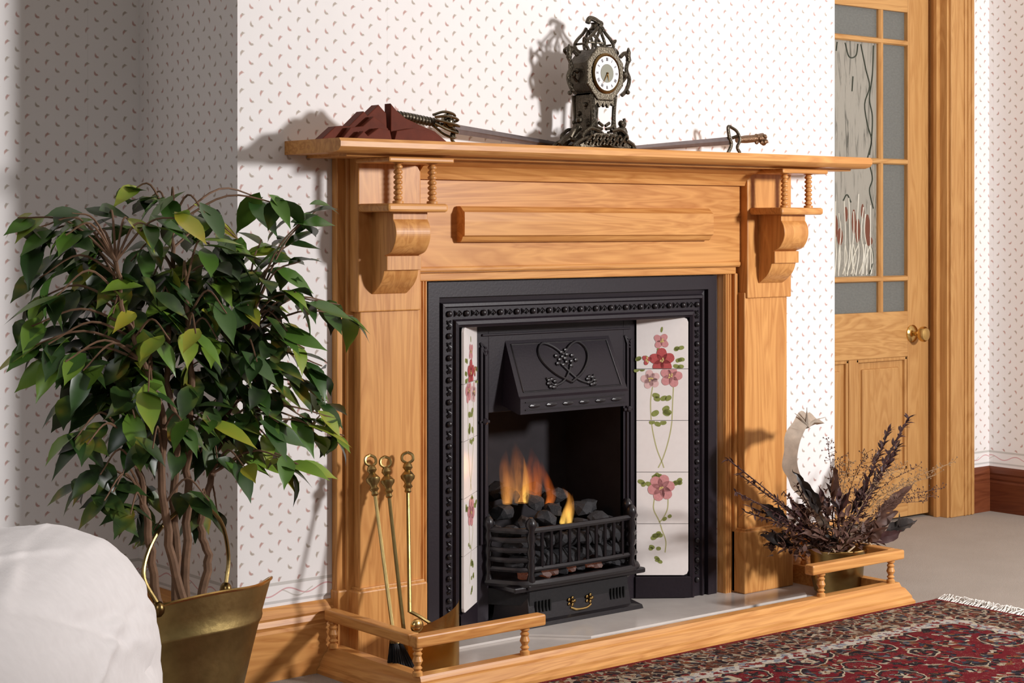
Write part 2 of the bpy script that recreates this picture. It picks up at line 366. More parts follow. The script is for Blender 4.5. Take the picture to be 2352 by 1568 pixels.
for s in (0, 1):
    def X(x): return x if s == 0 else .965-x
    def bx(bm, x0, x1, *a, **k): a0, a1 = sorted((X(x0), X(x1))); return box(bm, a0, a1, *a, **k)
    bm = mb(); bx(bm, -.264, -.050, -.010, YB, 0, 1.147, bev=.003); bx(bm, -.244, -.20, -.022, -.008, 0, 1.147, bev=.004)
    obj('back_board', bm, wood_z, sur)
    bm = mb(); bx(bm, -.227, -.058, -.048, -.012, .165, .81, bev=.003); obj('pilaster', bm, wood_z, sur)
    bm = mb(); bx(bm, -.2365, -.062, -.055, -.010, .795, 1.147, bev=.003); obj('pilaster_block', bm, wood_z, sur)
    bm = mb(); bx(bm, -.240, -.046, -.060, -.005, 0, .168, bev=.004); bx(bm, -.268, -.22, -.020, YB, 0, .168, bev=.004); bx(bm, -.232, -.052, -.056, 0, .165, .174, bev=.002); obj('plinth_block', bm, wood_z, sur)
    # reeded inner strip
    bm = mb(); bx(bm, -.060, -.015, -.012, YB, 0, .862)
    for a in (-.0155, -.0235, -.0315):
        x = X(a-.004); prism(bm, [(x+.0037*math.cos(q*PI/5), -.012-.0065*math.sin(q*PI/5)) for q in range(6)]+[(x-.0037, -.005), (x+.0037, -.005)], 'z', 0, .862)
    bx(bm, -.058, -.046, -.024, -.01, 0, .862, bev=.003)
    obj('reeded_strip', bm, wood_z, sur)
    # corbel: an S profile in (y,z)
    prof = [(-.050, 1.020), (-.135, 1.020), (-.144, 1.010)]
    for k in range(1, 10):
        a = k/9*PI*.62; prof.append((-.104-.043*math.cos(a)+.0, .985-.064*math.sin(a)*1.0))
    prof = [(-.050, 1.020), (-.138, 1.020), (-.138, 1.004), (-.146, .992), (-.150, .975), (-.148, .958), (-.140, .942), (-.128, .930), (-.113, .9215), (-.113, .8905), (-.104, .889), (-.099, .874), (-.088, .858), (-.072, .845), (-.058, .836), (-.050, .834)]
    cv = [(p.x, p.y) for p in smoothpts([(a, b_, 0) for a, b_ in prof[2:8]+[(-.105, .9225)]], 4)]
    cw = [(p.x, p.y) for p in smoothpts([(a, b_, 0) for a, b_ in prof[10:]], 4)]
    prof = prof[:2]+cv+[(-.115, .9215), (-.115, .8905)]+cw; a0, a1 = sorted((X(-.200), X(-.104)))
    bm = mb(); prism(bm, prof, 'x', a0, a1, .0015); obj('corbel', bm, wood_z, sur)
    bm = mb(); bx(bm, -.236, -.070, -.172, -.05, 1.020, 1.039, bev=.006); obj('bracket_shelf', bm, wood_x, sur)
    bm = mb(); bx(bm, -.242, -.062, -.183, -.05, 1.1295, 1.1415, bev=.004); obj('bracket_cap', bm, wood_x, sur)
    for xx in (-.196, -.102):
        bm = mb(); pr = [(.0125, 1.038), (.0125, 1.044)]
        for q in range(7):
            z = 1.046+q*.0115; pr += [(.0065, z), (.0103, z+.0035), (.0103, z+.007), (.0065, z+.0105)]
        pr += [(.0125, 1.1285), (.0125, 1.131)]
        lathe(bm, pr, (X(xx), -.152, 0), 12); obj('bracket_spindle', bm, wood_z, sur, True)
# ------------------------------------------------------------ CAST IRON INSERT
ins = thing('fireplace_insert', 'black cast-iron tiled insert with canopy hood and beaded frame', 'fireplace', (CX, 0, 0))
W = .965; H = .857
def frame_ring(bm, a, b_, y0a, y0b, top_extra=0):
    """ring of faces around the opening between inset a (y y0a) and inset b (y y0b): left, top, right"""
    def loop(i, y): return [(i, y, 0), (i, y, H-i*top(i)), (W-i, y, H-i*top(i)), (W-i, y, 0)]
    def top(i): return 1.15
    A, B = loop(a, y0a), loop(b_, y0b)
    va = [bm.verts.new(p) for p in A]; vb = [bm.verts.new(p) for p in B]
    for k in range(3): bm.faces.new((va[k], va[k+1], vb[k+1], vb[k]))
bm = mb()
prof = [(0, .03), (0, .0), (.032, .0), (.033, .012), (.043, .014), (.046, .004), (.052, .003), (.055, .010), (.079, .010), (.083, .002), (.090, .0), (.096, .006), (.098, .03)]
for (a, ya), (b_, yb) in zip(prof, prof[1:]): frame_ring(bm, a, b_, ya, yb)
bmesh.ops.remove_doubles(bm, verts=bm.verts, dist=1e-5); bmesh.ops.recalc_face_normals(bm, faces=bm.faces)
fo = obj('outer_frame', bm, iron, ins)
# beads and reels
bead_me = None
def inst(name, me, loc, parent, rot=None, scale=None):
    o = bpy.data.objects.new(name, me); C.objects.link(o); o.parent = parent
    o.location = Vector(loc)-parent.location
    if rot: o.rotation_euler = rot
    if scale: o.scale = scale
    return o
bm = mb(); ball(bm, (0, 0, 0), .0078, 8, (1, .8, 1)); bead0 = obj('bead', bm, iron_mid, None, True); bead_me = bead0.data; bpy.data.objects.remove(bead0)
bm = mb()
for a in (-.0075, .0075): tube(bm, [(a-.002, .002, -.006), (a+.002, -.004, 0), (a-.002, .002, .006)], .0022, 5)
tube(bm, [(-.005, -.002, -.004), (0, -.004, .004), (.005, -.002, -.004)], .002, 5)
reel0 = obj('reel', bm, iron_mid, None, True); reel_me = reel0.data; bpy.data.objects.remove(reel0)
xin = .067; ztop = H-xin*1.15
for k in range(17):
    x = xin+k*(W-2*xin)/16; inst('bead', bead_me, (x, .006, ztop), ins)
    if k < 16: inst('reel', reel_me, (x+(W-2*xin)/32, .008, ztop), ins)
for x in (xin, W-xin):
    for k in range(1, 15):
        z = ztop-k*.0525; inst('bead', bead_me, (x, .006, z), ins)
        inst('reel', reel_me, (x, .008, z+.026), ins, rot=(0, PI/2, 0))
# splayed cheeks with tiles
XO, YO, XI, YI = .100, .004, .212, .094
bm = mb()
for s in (0, 1):
    X = (lambda x: x) if s == 0 else (lambda x: W-x)
    quad(bm, [(X(XO-.004), YO+.008, 0), (X(XI+.006), YI+.010, 0), (X(XI+.006), YI+.010, .775), (X(XO-.004), YO+.008, .775)])
quad(bm, [(XO-.004, .0, .752), (W-XO+.004, .0, .752), (W-XI, YI+.01, .742), (XI, YI+.01, .742)])
obj('cheek_backing', bm, iron_dark, ins)
# plates under the tiles
for s in (0, 1):
    X = (lambda x: x) if s == 0 else (lambda x: W-x)
    bm = mb(); v = [(X(XO-.003), YO-.004), (X(XI+.004), YI-.006), (X(XI+.004), YI+.02), (X(XO-.003), YO+.02)]
    prism(bm, v, 'z', 0, .058, .003); obj('cheek_sill', bm, iron, ins)
# painted tiles: one continuous design over five tiles in (u: 0..1 across, z)
tilecol = (.80, .73, .69)
m, n, l, b = newmat('cream_glazed_tile'); t = NT(m)
l.new(t.mix(t.noise(t.coord(), 60, 2), (.84, .78, .75), (.90, .85, .82)), b.inputs['Base Color']); b.inputs['Roughness'].default_value = .16; tilem = m
rose_d = simple('tile_rose_red', (.50, .10, .10), .2, vary=.3, bumpscale=200, bump=.05); rose_p = simple('tile_rose_pink', (.66, .30, .30), .2, vary=.2, bumpscale=200, bump=.05)
rose_l = simple('tile_blush_pink', (.76, .50, .48), .2); leafg = simple('tile_leaf_green', (.27, .30, .09), .2, bumpscale=200, bump=.05, vary=.35); stemg = simple('tile_stem_green', (.50, .48, .24), .2); yel = simple('tile_yellow', (.72, .55, .22), .2)
def design():
    R = random.Random(5); L = []     # (kind, list of (u,z) polygon)
    def petal(cx, cz, ang, ln, wd, kind):
        pts = []
        for k in range(9):
            a = k/8*PI; pts.append((ln*(.5-.5*math.cos(a)), wd*math.sin(a)**.8))
        pts += [(p[0], -p[1]) for p in pts[-2:0:-1]]
        c, s_ = math.cos(ang), math.sin(ang)
        L.append((kind, [(cx+(p[0]*c-p[1]*s_), cz+(p[0]*s_+p[1]*c)) for p in pts]))
    def flower(cx, cz, r, kind, n=5, a0=.3):
        for k in range(n): petal(cx, cz, a0+k*2*PI/n, r, r*.40, kind)
        for k in range(n): petal(cx, cz, a0+.6+k*2*PI/n, r*.72, r*.22, kind if kind == 'l' else ('p' if kind == 'r' else 'l'))
        for k in range(4): petal(cx+R.uniform(-.003, .003), cz+R.uniform(-.003, .003), R.uniform(0, 6), .006, .002, 'y')
    def stem(pts, w=.0015):
        p = smoothpts([(a, z, 0) for a, z in pts], 5)
        lft, rgt = [], []
        for i, q in enumerate(p):
            d = (p[min(i+1, len(p)-1)]-p[max(i-1, 0)]).normalized(); nn = Vector((-d.y, d.x, 0))
            lft.append((q.x+nn.x*w, q.y+nn.y*w)); rgt.append((q.x-nn.x*w, q.y-nn.y*w))
        for i in range(len(p)-1): L.append(('s', [lft[i], lft[i+1], rgt[i+1], rgt[i]]))
    def leaves(cx, cz, k, sp=.014, ln=.017):
        for q in range(k): petal(cx+R.uniform(-sp, sp), cz+R.uniform(-sp*.5, sp*.5), R.uniform(-.6, .6)+(PI if R.random() < .5 else 0), ln*R.uniform(.7, 1.1), ln*.34, 'g')
    # u in metres from left tile edge (0..~.14), z from tile bottom (0..~.69)
    flower(.068, .622, .022, 'p', 4, .9); petal(.068, .645, 1.4, .015, .003, 'g'); leaves(.068, .602, 3, .02, .012)
    flower(.070, .570, .034, 'r', 5, .35); flower(.094, .528, .030, 'p', 5, .1); flower(.040, .520, .026, 'l', 5, .5)
    flower(.030, .572, .014, 'r', 3, 2.4)
    for c in ((.018, .578), (.122, .572), (.018, .548), (.122, .55), (.108, .60)): leaves(c[0], c[1], 3, .008, .016)
    leaves(.070, .470, 4, .022, .020); leaves(.068, .432, 4, .010, .022); leaves(.06, .405, 3, .015, .018)
    stem([(.045, .50), (.040, .46), (.043, .40), (.055, .34), (.070, .30), (.075, .285)])
    stem([(.100, .50), (.098, .46), (.095, .40), (.085, .35), (.072, .31), (.060, .285)])
    leaves(.067, .268, 5, .016, .015)
    flower(.068, .232, .036, 'p', 6, .2); leaves(.026, .245, 3, .006, .018); leaves(.112, .245, 4, .008, .018)
    stem([(.050, .205), (.048, .175), (.062, .145), (.070, .12), (.080, .09), (.078, .06)])
    stem([(.086, .205), (.084, .175), (.072, .15), (.062, .14)])
    leaves(.085, .155, 2, .006, .014); leaves(.055, .108, 5, .012, .018); leaves(.052, .070, 3, .006, .015); leaves(.058, .040, 3, .007, .014)
    return L
DES = design(); TZ0, TZH = .062, .1372
mats = {'r': rose_d, 'p': rose_p, 'l': rose_l, 'g': leafg, 's': stemg, 'y': yel}; order = ['r', 'p', 'l', 'g', 's', 'y']
for s in (0, 1):
    X = (lambda x: x) if s == 0 else (lambda x: W-x)
    P0 = Vector((X(XI), YI, 0)); P1 = Vector((X(XO), YO, 0)); D = (P1-P0); LN = D.length; D.normalize()
    N = Vector((D.y, -D.x, 0)); 
    if N.y > 0: N = -N
    for k in range(5):
        bm = mb(); z0, z1 = TZ0+k*TZH, TZ0+(k+1)*TZH-.0014
        vs = []
        cut = .012
        a0, a1 = .003, LN-.003
        out = [(a0, z0), (a1-(cut if k == 0 else 0), z0)]+([(a1-cut*.3, z0+cut*.3), (a1, z0+cut)] if k == 0 else [])+[(a1, z1-(cut if k == 4 else 0))]+([(a1-cut*.3, z1-cut*.3), (a1-cut, z1)] if k == 4 else [])+[(a0, z1)]
        lo = [bm.verts.new(P0+D*a+Vector((0, 0, z))) for a, z in out]; hi = [bm.verts.new(P0+D*a+Vector((0, 0, z))+N*.006) for a, z in out]
        bm.faces.new(hi); bm.faces.new(lo[::-1])
        for i in range(len(out)): bm.faces.new((lo[i], lo[(i+1) % len(out)], hi[(i+1) % len(out)], hi[i]))
        bmesh.ops.recalc_face_normals(bm, faces=bm.faces)
        tl = obj('tile', bm, tilem, ins)
        bm = mb(); cnt = 0
        for q, (kd, poly) in enumerate(DES):
            cz = sum(p[1] for p in poly)/len(poly)+TZ0
            if not (z0 <= cz < z1+.0014): continue
            lift = .0062+{'s': 0, 'g': .00025, 'l': .0004, 'p': .0006, 'r': .0009, 'y': .0012}[kd]
            try: fc = bm.faces.new([bm.verts.new(P0+D*(p[0]*LN/.142)+N*lift+Vector((0, 0, max(z0+.0005, min(z1-.0005, p[1]+TZ0))))) for p in poly])
            except ValueError: continue
            fc.material_index = order.index(kd); cnt += 1
        if cnt: obj('painted_flowers', bm, [mats[o_] for o_ in order], tl)
        else: bm.free()
# inner arch plate
bm = mb(); y = YI
OX0, OX1, OZ = .255, .71, .525
box(bm, XI, OX0, y, y+.012, 0, .745, .001); box(bm, OX1, W-XI, y, y+.012, 0, .745, .001); box(bm, OX0, OX1, y, y+.012, OZ, .745, .001)
for a in (XI+.018, OX0-.012, W-XI-.018, OX1+.012): box(bm, a-.004, a+.004, y-.006, y+.002, .20, .69, .002)
box(bm, XI+.02, W-XI-.02, y-.005, y+.002, .716, .722, .002)
for a in (XI+.028, W-XI-.028):
    box(bm, a-.016, a+.016, y-.006, y+.002, .500, .508, .002); ball(bm, (a, y-.004, .505), .009, 8)
    for q in range(3): tube(bm, smoothpts([(a-.012, y-.002, .70), (a, y-.005, .69-.01*q), (a+.012, y-.002, .675)], 4), .0022, 5)
obj('arch_plate', bm, iron, ins)
# canopy hood
bm = mb()
hx0, hx1 = .300, .665
V = {}
def hv(*p): return bm.verts.new(p)
tl_, tr_ = (.308, y, .702), (.657, y, .702)
a_ = [hv(*tl_), hv(*tr_), hv(hx1, .030, .567), hv(hx0, .030, .567), hv(hx0, .024, .561), hv(hx1, .024, .561), hv(hx1, .024, .523), hv(hx0, .024, .523), hv(hx0, y, .540), hv(hx1, y, .540), hv(hx0, .034, .523), hv(hx1, .034, .523)]
F = [(0, 1, 2, 3), (3, 2, 5, 4), (4, 5, 6, 7), (7, 6, 11, 10), (10, 11, 9, 8), (0, 3, 4, 7, 10, 8), (1, 9, 11, 6, 5, 2)]
for q in F: bm.faces.new([a_[k] for k in q])
bmesh.ops.recalc_face_normals(bm, faces=bm.faces)
hood = obj('canopy_hood', bm, iron, ins)
HN = Vector((0, -(.702-.567), -(y-.030))).normalized(); 
def onhood(x, z, lift=.0):
    tt = (z-.567)/(.702-.567); return Vector((x, .030+(y-.030)*tt, z))+Vector((0, -.9, .42))*lift
bm = mb()
for s in (-1, 1):
    hp = [(0, .592), (.045*s, .615), (.075*s, .645), (.080*s, .672), (.060*s, .690), (.030*s, .682), (.0, .660)]
    tube(bm, [onhood(CX+p.x, p.y, .002) for p in smoothpts([(a, b_, 0) for a, b_ in hp], 6)], .004, 6)
    tube(bm, [onhood(CX+p.x, p.y, .002) for p in smoothpts([(-.02*s, .640), (.02*s, .60), (.06*s, .592), (.072*s, .612)] and [(-.02*s, .640, 0), (.02*s, .60, 0), (.06*s, .588, 0), (.080*s, .606, 0)], 6)], .0035, 6)
    for q in range(7):
        a = q*.9; c = onhood(CX+s*(.066+.012*math.cos(a)), .592+.010*math.sin(a), .003); ball(bm, c, .0058, 6, (1.3, .6, 1))
for q in range(14):
    a = q*2.4; r_ = .0065*math.sqrt(q); c = onhood(CX+r_*1.5*math.cos(a), .650+r_*math.sin(a), .003); ball(bm, c, .0058, 6, (1.2, .7, 1))
obj('heart_and_rose_relief', bm, iron_mid, hood, True)
bm = mb()
for (x0, z0), (x1, z1) in (((.318, .577), (.322, .692)), ((.647, .577), (.643, .692)), ((.318, .577), (.647, .577)), ((.322, .692), (.643, .692))):
    tube(bm, [onhood(x0, z0, .0005), onhood(x1, z1, .0005)], .0022, 5)
box(bm, .315, .650, .0215, .0245, .551, .5535); box(bm, .315, .650, .0215, .0245, .532, .5345)
for q in range(6):
    xx = .345+q*.055; lathe(bm, [(.004, 0), (.012, .0015), (.004, .003)], (xx, .0225, .5425), 8, Mx, 1.5, .45)
obj('hood_moulding', bm, iron_mid, hood)
# firebox
bm = mb(); fy = .326
quad(bm, [(OX0, y, .0), (OX0, fy, .0), (OX0, fy, .60), (OX0, y, .60)]); quad(bm, [(OX1, y, .0), (OX1, y, .60), (OX1, fy, .60), (OX1, fy, .0)])
quad(bm, [(OX0, fy, 0), (OX1, fy, 0), (OX1, fy, .6), (OX0, fy, .6)]); quad(bm, [(OX0, y, .6), (OX0, fy, .6), (OX1, fy, .6), (OX1, y, .6)]); quad(bm, [(OX0, y, .1), (OX1, y, .1), (OX1, fy, .1), (OX0, fy, .1)])
obj('firebox', bm, simple('sooty_fireback', (.02, .017, .02), .75, 0, .3, 25, .3, .4), ins)
# fire basket (plan curve bulging forward)
def gp(t_, z, out=0):     # t 0..1 around the basket front, from left cheek to right cheek
    pts = [Vector((.248-out, .088, z)), Vector((.272-out*.8, .040, z)), Vector((.312, .003-out, z)), Vector((.48, -.004-out, z)), Vector((.653, .003-out, z)), Vector((.693+out*.8, .040, z)), Vector((.717+out, .088, z))]
    return pts
for i, (z, r_, o_) in enumerate(((.238, .0075, 0), (.142, .0065, 0), (.108, .009, .006))):
    bm = mb(); tube(bm, smoothpts(gp(0, z, o_), 6), r_, 6); obj('grate_rail', bm, iron_mid, ins, True)
for k in range(12):
    x = .318+k*.030; yy = -.002
    bm = mb(); tube(bm, [(x, yy, .142), (x, yy, .238)], .0045, 6); obj('grate_bar', bm, iron_mid, ins, True)
for z in (.215, .190, .166):
    for s in (0, 1):
        X = (lambda x: x) if s == 0 else (lambda x: W-x)
        bm = mb(); tube(bm, smoothpts([(X(.248), .088, z), (X(.262), .046, z), (X(.284), .022, z), (X(.314), .002, z)], 6), .0065, 6); obj('grate_side_bar', bm, iron_mid, ins, True)
for x in (.248, .314, .651, .717):
    yy = .086 if x in (.248, .717) else 0
    bm = mb(); lathe(bm, [(.008, .10), (.012, .115), (.007, .13), (.011, .150), (.007, .165), (.0115, .185), (.007, .20), (.012, .22), (.008, .235), (.0145, .250), (.012, .262), (.005, .270)], (x, yy, 0), 10); obj('grate_post', bm, iron_mid, ins, True)
bm = mb(); box(bm, .262, .703, .0, .11, .088, .102, .004); box(bm, .300, .665, -.008, .02, .092, .106, .004); obj('grate_ledge', bm, iron_mid, ins)
bm = mb()
prism(bm, [(.318, .010), (.647, .010), (.716, .10), (.249, .10)], 'z', .05, .09)
obj('grate_base', bm, iron_dark, ins)
bm = mb()   # ash pit cover
b0 = [(.282, -.012, 0), (.683, -.012, 0), (.722, .09, 0), (.243, .09, 0)]; b1 = [(.285, -.010, .010), (.680, -.010, .010), (.715, .09, .010), (.25, .09, .010)]
b2 = [(.312, .004, .014), (.653, .004, .014), (.70, .09, .014), (.265, .09, .014)]; b3 = [(.315, .016, .078), (.650, .016, .078), (.69, .09, .078), (.275, .09, .078)]; b4 = [(.308, .008, .086), (.657, .008, .086), (.70, .09, .09), (.265, .09, .09)]
R4 = [[bm.verts.new(p) for p in q] for q in (b0, b1, b2, b3, b4)]
for A, B in zip(R4, R4[1:]):
    for k in range(4): bm.faces.new((A[k], A[(k+1) % 4], B[(k+1) % 4], B[k]))
bm.faces.new(R4[-1]); bmesh.ops.recalc_face_normals(bm, faces=bm.faces)
ash = obj('ashpan_cover', bm, iron_mid, ins)
slot_shadem = simple('slot_shade_black', (.002, .002, .002), .9)  # solid black bars put the dark of the vent openings into colour
for x0 in (.335, .585):
    for k in range(5): bm = mb(); box(bm, x0+k*.011, x0+k*.011+.005, .004, .010, .032, .060, .001); obj('vent_slot', bm, slot_shadem, ash)
for s in (-1, 1):
    bm = mb(); c = CX+.030*s
    for q in range(5):
        a = q*2*PI/5; ball(bm, (c+.010*math.cos(a), .007, .045+.009*math.sin(a)), .005, 6, (1, .6, 1))
    ball(bm, (c, .004, .045), .005, 8); obj('ashpan_flower', bm, brass_dark, ash, True)
bm = mb(); tube(bm, smoothpts([(CX-.034, .006, .030), (CX-.015, .002, .024), (CX+.015, .002, .024), (CX+.034, .006, .030)], 5), .0028, 6); obj('ashpan_handle', bm, brass, ash, True)
# ------------------------------------------------------------ COALS
m, n, l, b = newmat('ashy_coal'); t = NT(m); f = t.noise(t.coord(), 38, 4, .6)
l.new(t.ramp(f, [(.42, (.006, .006, .007)), (.6, (.03, .029, .033)), (.76, (.24, .235, .26))]), b.inputs['Base Color']); b.inputs['Roughness'].default_value = .8; coalm = m
m, n, l, b = newmat('glowing_coal'); t = NT(m); f = t.noise(t.coord(), 55, 4, .6)
l.new(t.ramp(f, [(.4, (.012, .010, .010)), (.62, (.2, .17, .16))]), b.inputs['Base Color']); b.inputs['Roughness'].default_value = .8
b.inputs['Emission Color'].default_value = (1, .22, .07, 1); l.new(t.m('MULTIPLY', t.m('SUBTRACT', f, .56, clamp=True), 6.0), b.inputs['Emission Strength']); glowm = m
cm = []
for k in range(4):
    bm = mb(); q = bmesh.ops.create_icosphere(bm, subdivisions=2, radius=1)
    for v in bm.verts:
        d = 1+.42*noise.noise(v.co*1.3+Vector((k*5, 0, 0))); v.co *= d
        v.co.x = max(-.8, min(.85, v.co.x)); v.co.z = max(-.7, min(.75, v.co.z))
    o = obj('coal', bm, coalm, None, False); cm.append(o.data); bpy.data.objects.remove(o)
gm = []
for d in cm[:2]: d2 = d.copy(); d2.materials.clear(); d2.materials.append(glowm); gm.append(d2)
cs = [(.305, .18, .245, .036), (.345, .15, .262, .034), (.385, .17, .300, .034), (.43, .13, .285, .035), (.36, .07, .236, .030), (.415, .065, .248, .032), (.47, .10, .262, .030), (.475, .19, .300, .036), (.53, .16, .285, .034), (.58, .12, .252, .034), (.63, .15, .250, .030), (.53, .06, .225, .026), (.59, .06, .225, .030), (.645, .07, .215, .026), (.31, .075, .225, .028), (.29, .12, .22, .03), (.56, .22, .27, .035), (.40, .24, .30, .035), (.34, .24, .27, .035), (.66, .2, .23, .03)]
spots_top = [('smoky grey lump of coal on top of the fire basket', 'coals heaped on top of the basket')]
for i, (x, y_, z, r_) in enumerate(cs):
    o = bpy.data.objects.new('coal', cm[i % 4]); C.objects.link(o); o.location = (x, y_, z); o.scale = (r_*1.05, r_*.9, r_*.72); o.rotation_euler = (rnd.uniform(-.5, .5), rnd.uniform(-.5, .5), rnd.uniform(0, 6))
    tag(o, 'ash grey lump of coal heaped on top of the fire basket', 'coal', 'coals heaped on top of the basket')
for i in range(12):
    r_ = .021; x = .320+.0295*i
    o = bpy.data.objects.new('coal', gm[i % 2] if i in (0, 2, 3, 5, 7, 8) else cm[i % 4]); C.objects.link(o); o.location = (x, .032, .122+rnd.uniform(0, .008)); o.scale = (r_, r_, r_*.7); o.rotation_euler = (rnd.uniform(-.4, .4), 0, rnd.uniform(0, 6))
    tag(o, *(('small coal glowing orange in the gap beneath the front bars', 'coal', 'glowing coals under the front bars') if i in (0, 2, 3, 5, 7, 8) else ('small grey unlit coal in the gap beneath the front bars', 'coal', 'grey coals under the front bars')))
for i in range(20):
    r_ = .028; x = .30+.037*(i % 10); z = .155+.04*(i//10)
    o = bpy.data.objects.new('coal', cm[i % 4]); C.objects.link(o); o.location = (x, .042+rnd.uniform(0, .012), z); o.scale = (r_, r_, r_*.8); o.rotation_euler = (rnd.uniform(-.5, .5), rnd.uniform(-.5, .5), rnd.uniform(0, 6))
    tag(o, 'dark coal behind the upright bars of the basket', 'coal', 'coals behind the bars')
# ------------------------------------------------------------ FLAMES
def flamemat(name, c0, c1, st):
    m = bpy.data.materials.new(name); m.use_nodes = True; n = m.node_tree.nodes; l = m.node_tree.links; t = NT(m)
    n.remove(n['Principled BSDF']); out = n['Material Output']
    g = t.sep(t.coord('Generated'))[2]
    em = n.new('ShaderNodeEmission'); l.new(t.mix(g, c0, c1), em.inputs[0]); em.inputs[1].default_value = st
    tr = n.new('ShaderNodeBsdfTransparent'); mx = n.new('ShaderNodeMixShader')
    lw = n.new('ShaderNodeLayerWeight'); lw.inputs[0].default_value = .5
    nz = t.noise(t.mapping(t.coord(), (55, 55, 7)), 1, 3)
    fac = t.m('MULTIPLY', t.m('POWER', t.m('SUBTRACT', 1, g), 1.3), t.m('MULTIPLY', t.m('POWER', t.m('SUBTRACT', 1, lw.outputs['Facing']), 2.2), t.m('ADD', -.32, t.m('MULTIPLY', nz, 1.15))), clamp=True)
    l.new(fac, mx.inputs[0]); l.new(tr.outputs[0], mx.inputs[1]); l.new(em.outputs[0], mx.inputs[2]); l.new(mx.outputs[0], out.inputs[0])
    return m
fl_or, fl_ye, fl_re = flamemat('orange_flame', (1, .42, .10), (.75, .16, .03), 1.5), flamemat('yellow_flame', (1, .62, .13), (1, .28, .04), 3.2), flamemat('red_flame', (1, .25, .04), (.6, .08, .02), 1.4)
flames = thing('flame', 'orange and yellow flames rising from the coals', 'flame', (.42, .13, .27))
def tongue(base, pts, r, mat):
    bm = mb(); p = smoothpts([Vector(base)]+[Vector(base)+Vector(q) for q in pts], 6); k = len(p)
    rr = [max(.0008, r*math.sin(PI*min(.999, .22+.78*i/(k-1)))**.9) for i in range(k)]
    tube(bm, p, rr, 12); obj('flame_tongue', bm, mat, flames, True)
tongue((.348, .135, .285), [(.0, 0, .05), (-.008, 0, .10), (-.004, 0, .14)], .020, fl_or)
tongue((.385, .125, .285), [(.002, 0, .05), (-.012, 0, .11), (-.022, 0, .16)], .028, fl_or)
tongue((.397, .122, .285), [(.001, 0, .03), (.001, 0, .07), (-.006, 0, .12)], .010, fl_ye)
tongue((.435, .135, .285), [(-.004, 0, .05), (.0, 0, .09), (-.010, 0, .14)], .028, fl_re)
tongue((.470, .125, .262), [(.016, 0, .03), (.006, 0, .06), (-.012, 0, .10), (-.018, 0, .13)], .014, fl_re)
tongue((.462, .055, .232), [(.016, 0, .025), (.028, 0, .06), (.018, .02, .09)], .013, fl_ye)
tongue((.478, .050, .222), [(.006, 0, .02), (.014, 0, .05), (.024, .01, .085)], .009, fl_ye)
fp = bpy.data.lights.new('fire_glow', 'POINT'); fp.energy = .25; fp.color = (1, .4, .12); fp.shadow_soft_size = .04; fpo = bpy.data.objects.new('fire_glow', fp); C.objects.link(fpo); fpo.location = (.43, .12, .37)
# ------------------------------------------------------------ HEARTH
m, n, l, b = newmat('polished_grey_marble'); t = NT(m)
l.new(t.mix(t.noise(t.coord(), 14, 5, .6), (.50, .46, .43), (.66, .62, .58)), b.inputs['Base Color']); b.inputs['Roughness'].default_value = .17; marble = m
hs = thing('hearth', 'polished grey stone hearth slab in front of the fire', 'hearth', (CX, -.15, FZ))
bm = mb(); box(bm, -.262, 1.262, -.335, YB, FZ, -.006); box(bm, .0, .965, 0, .34, FZ, -.001); obj('lower_slab', bm, marble, hs)
bm = mb(); prism(bm, [(-.225, -.05), (.262, -.052), (.368, -.162), (1.14, -.165), (1.20, -.10), (1.20, .011), (-.225, .011)], 'z', -.006, .0, .001); obj('raised_slab', bm, marble, hs)
# ------------------------------------------------------------ FENDER
fen = thing('fender', 'low pine fender with turned posts and rails around the hearth', 'fender', (CX, -.3, FZ))
fx0, fx1, fy0 = -.288, 1.287, -.362; fz = .045
def pr_f(sgn, base, out):   # cross section: distance outwards, z
    return [(-.030, FZ), (.028, FZ), (.028, .000), (.020, .006), (.020, .014), (.008, .030), (.0, .036), (.0, fz), (-.030, fz)]
CS = [(-.030, FZ), (.028, FZ), (.028, -.003), (.022, .004), (.0215, .010), (.009, .030), (.002, .034), (.0, .040), (-.002, fz), (-.030, fz)]
def sweep(bm, path, cs):
    """cs (outward, z) along plan path; outward = left-hand normal; mitred"""
    P = [Vector((p[0], p[1], 0)) for p in path]; rings = []
    for i, p in enumerate(P):
        d0 = (P[i]-P[i-1]).normalized() if i > 0 else None; d1 = (P[i+1]-P[i]).normalized() if i < len(P)-1 else None
        n0 = Vector((d0.y, -d0.x, 0)) if d0 else None; n1 = Vector((d1.y, -d1.x, 0)) if d1 else None
        if n0 and n1: nn = (n0+n1); nn = nn/nn.dot(n0)
        else: nn = n0 or n1
        rings.append([bm.verts.new(p+nn*c[0]+Vector((0, 0, c[1]))) for c in cs])
    for A, B in zip(rings, rings[1:]):
        for k in range(len(cs)): bm.faces.new((A[k], A[(k+1) % len(cs)], B[(k+1) % len(cs)], B[k]))
    bm.faces.new(rings[0]); bm.faces.new(rings[-1][::-1]); bmesh.ops.recalc_face_normals(bm, faces=bm.faces)
bm2 = mb(); sweep(bm2, [(fx0, fy0), (fx1, fy0), (fx1, -.010)], CS)
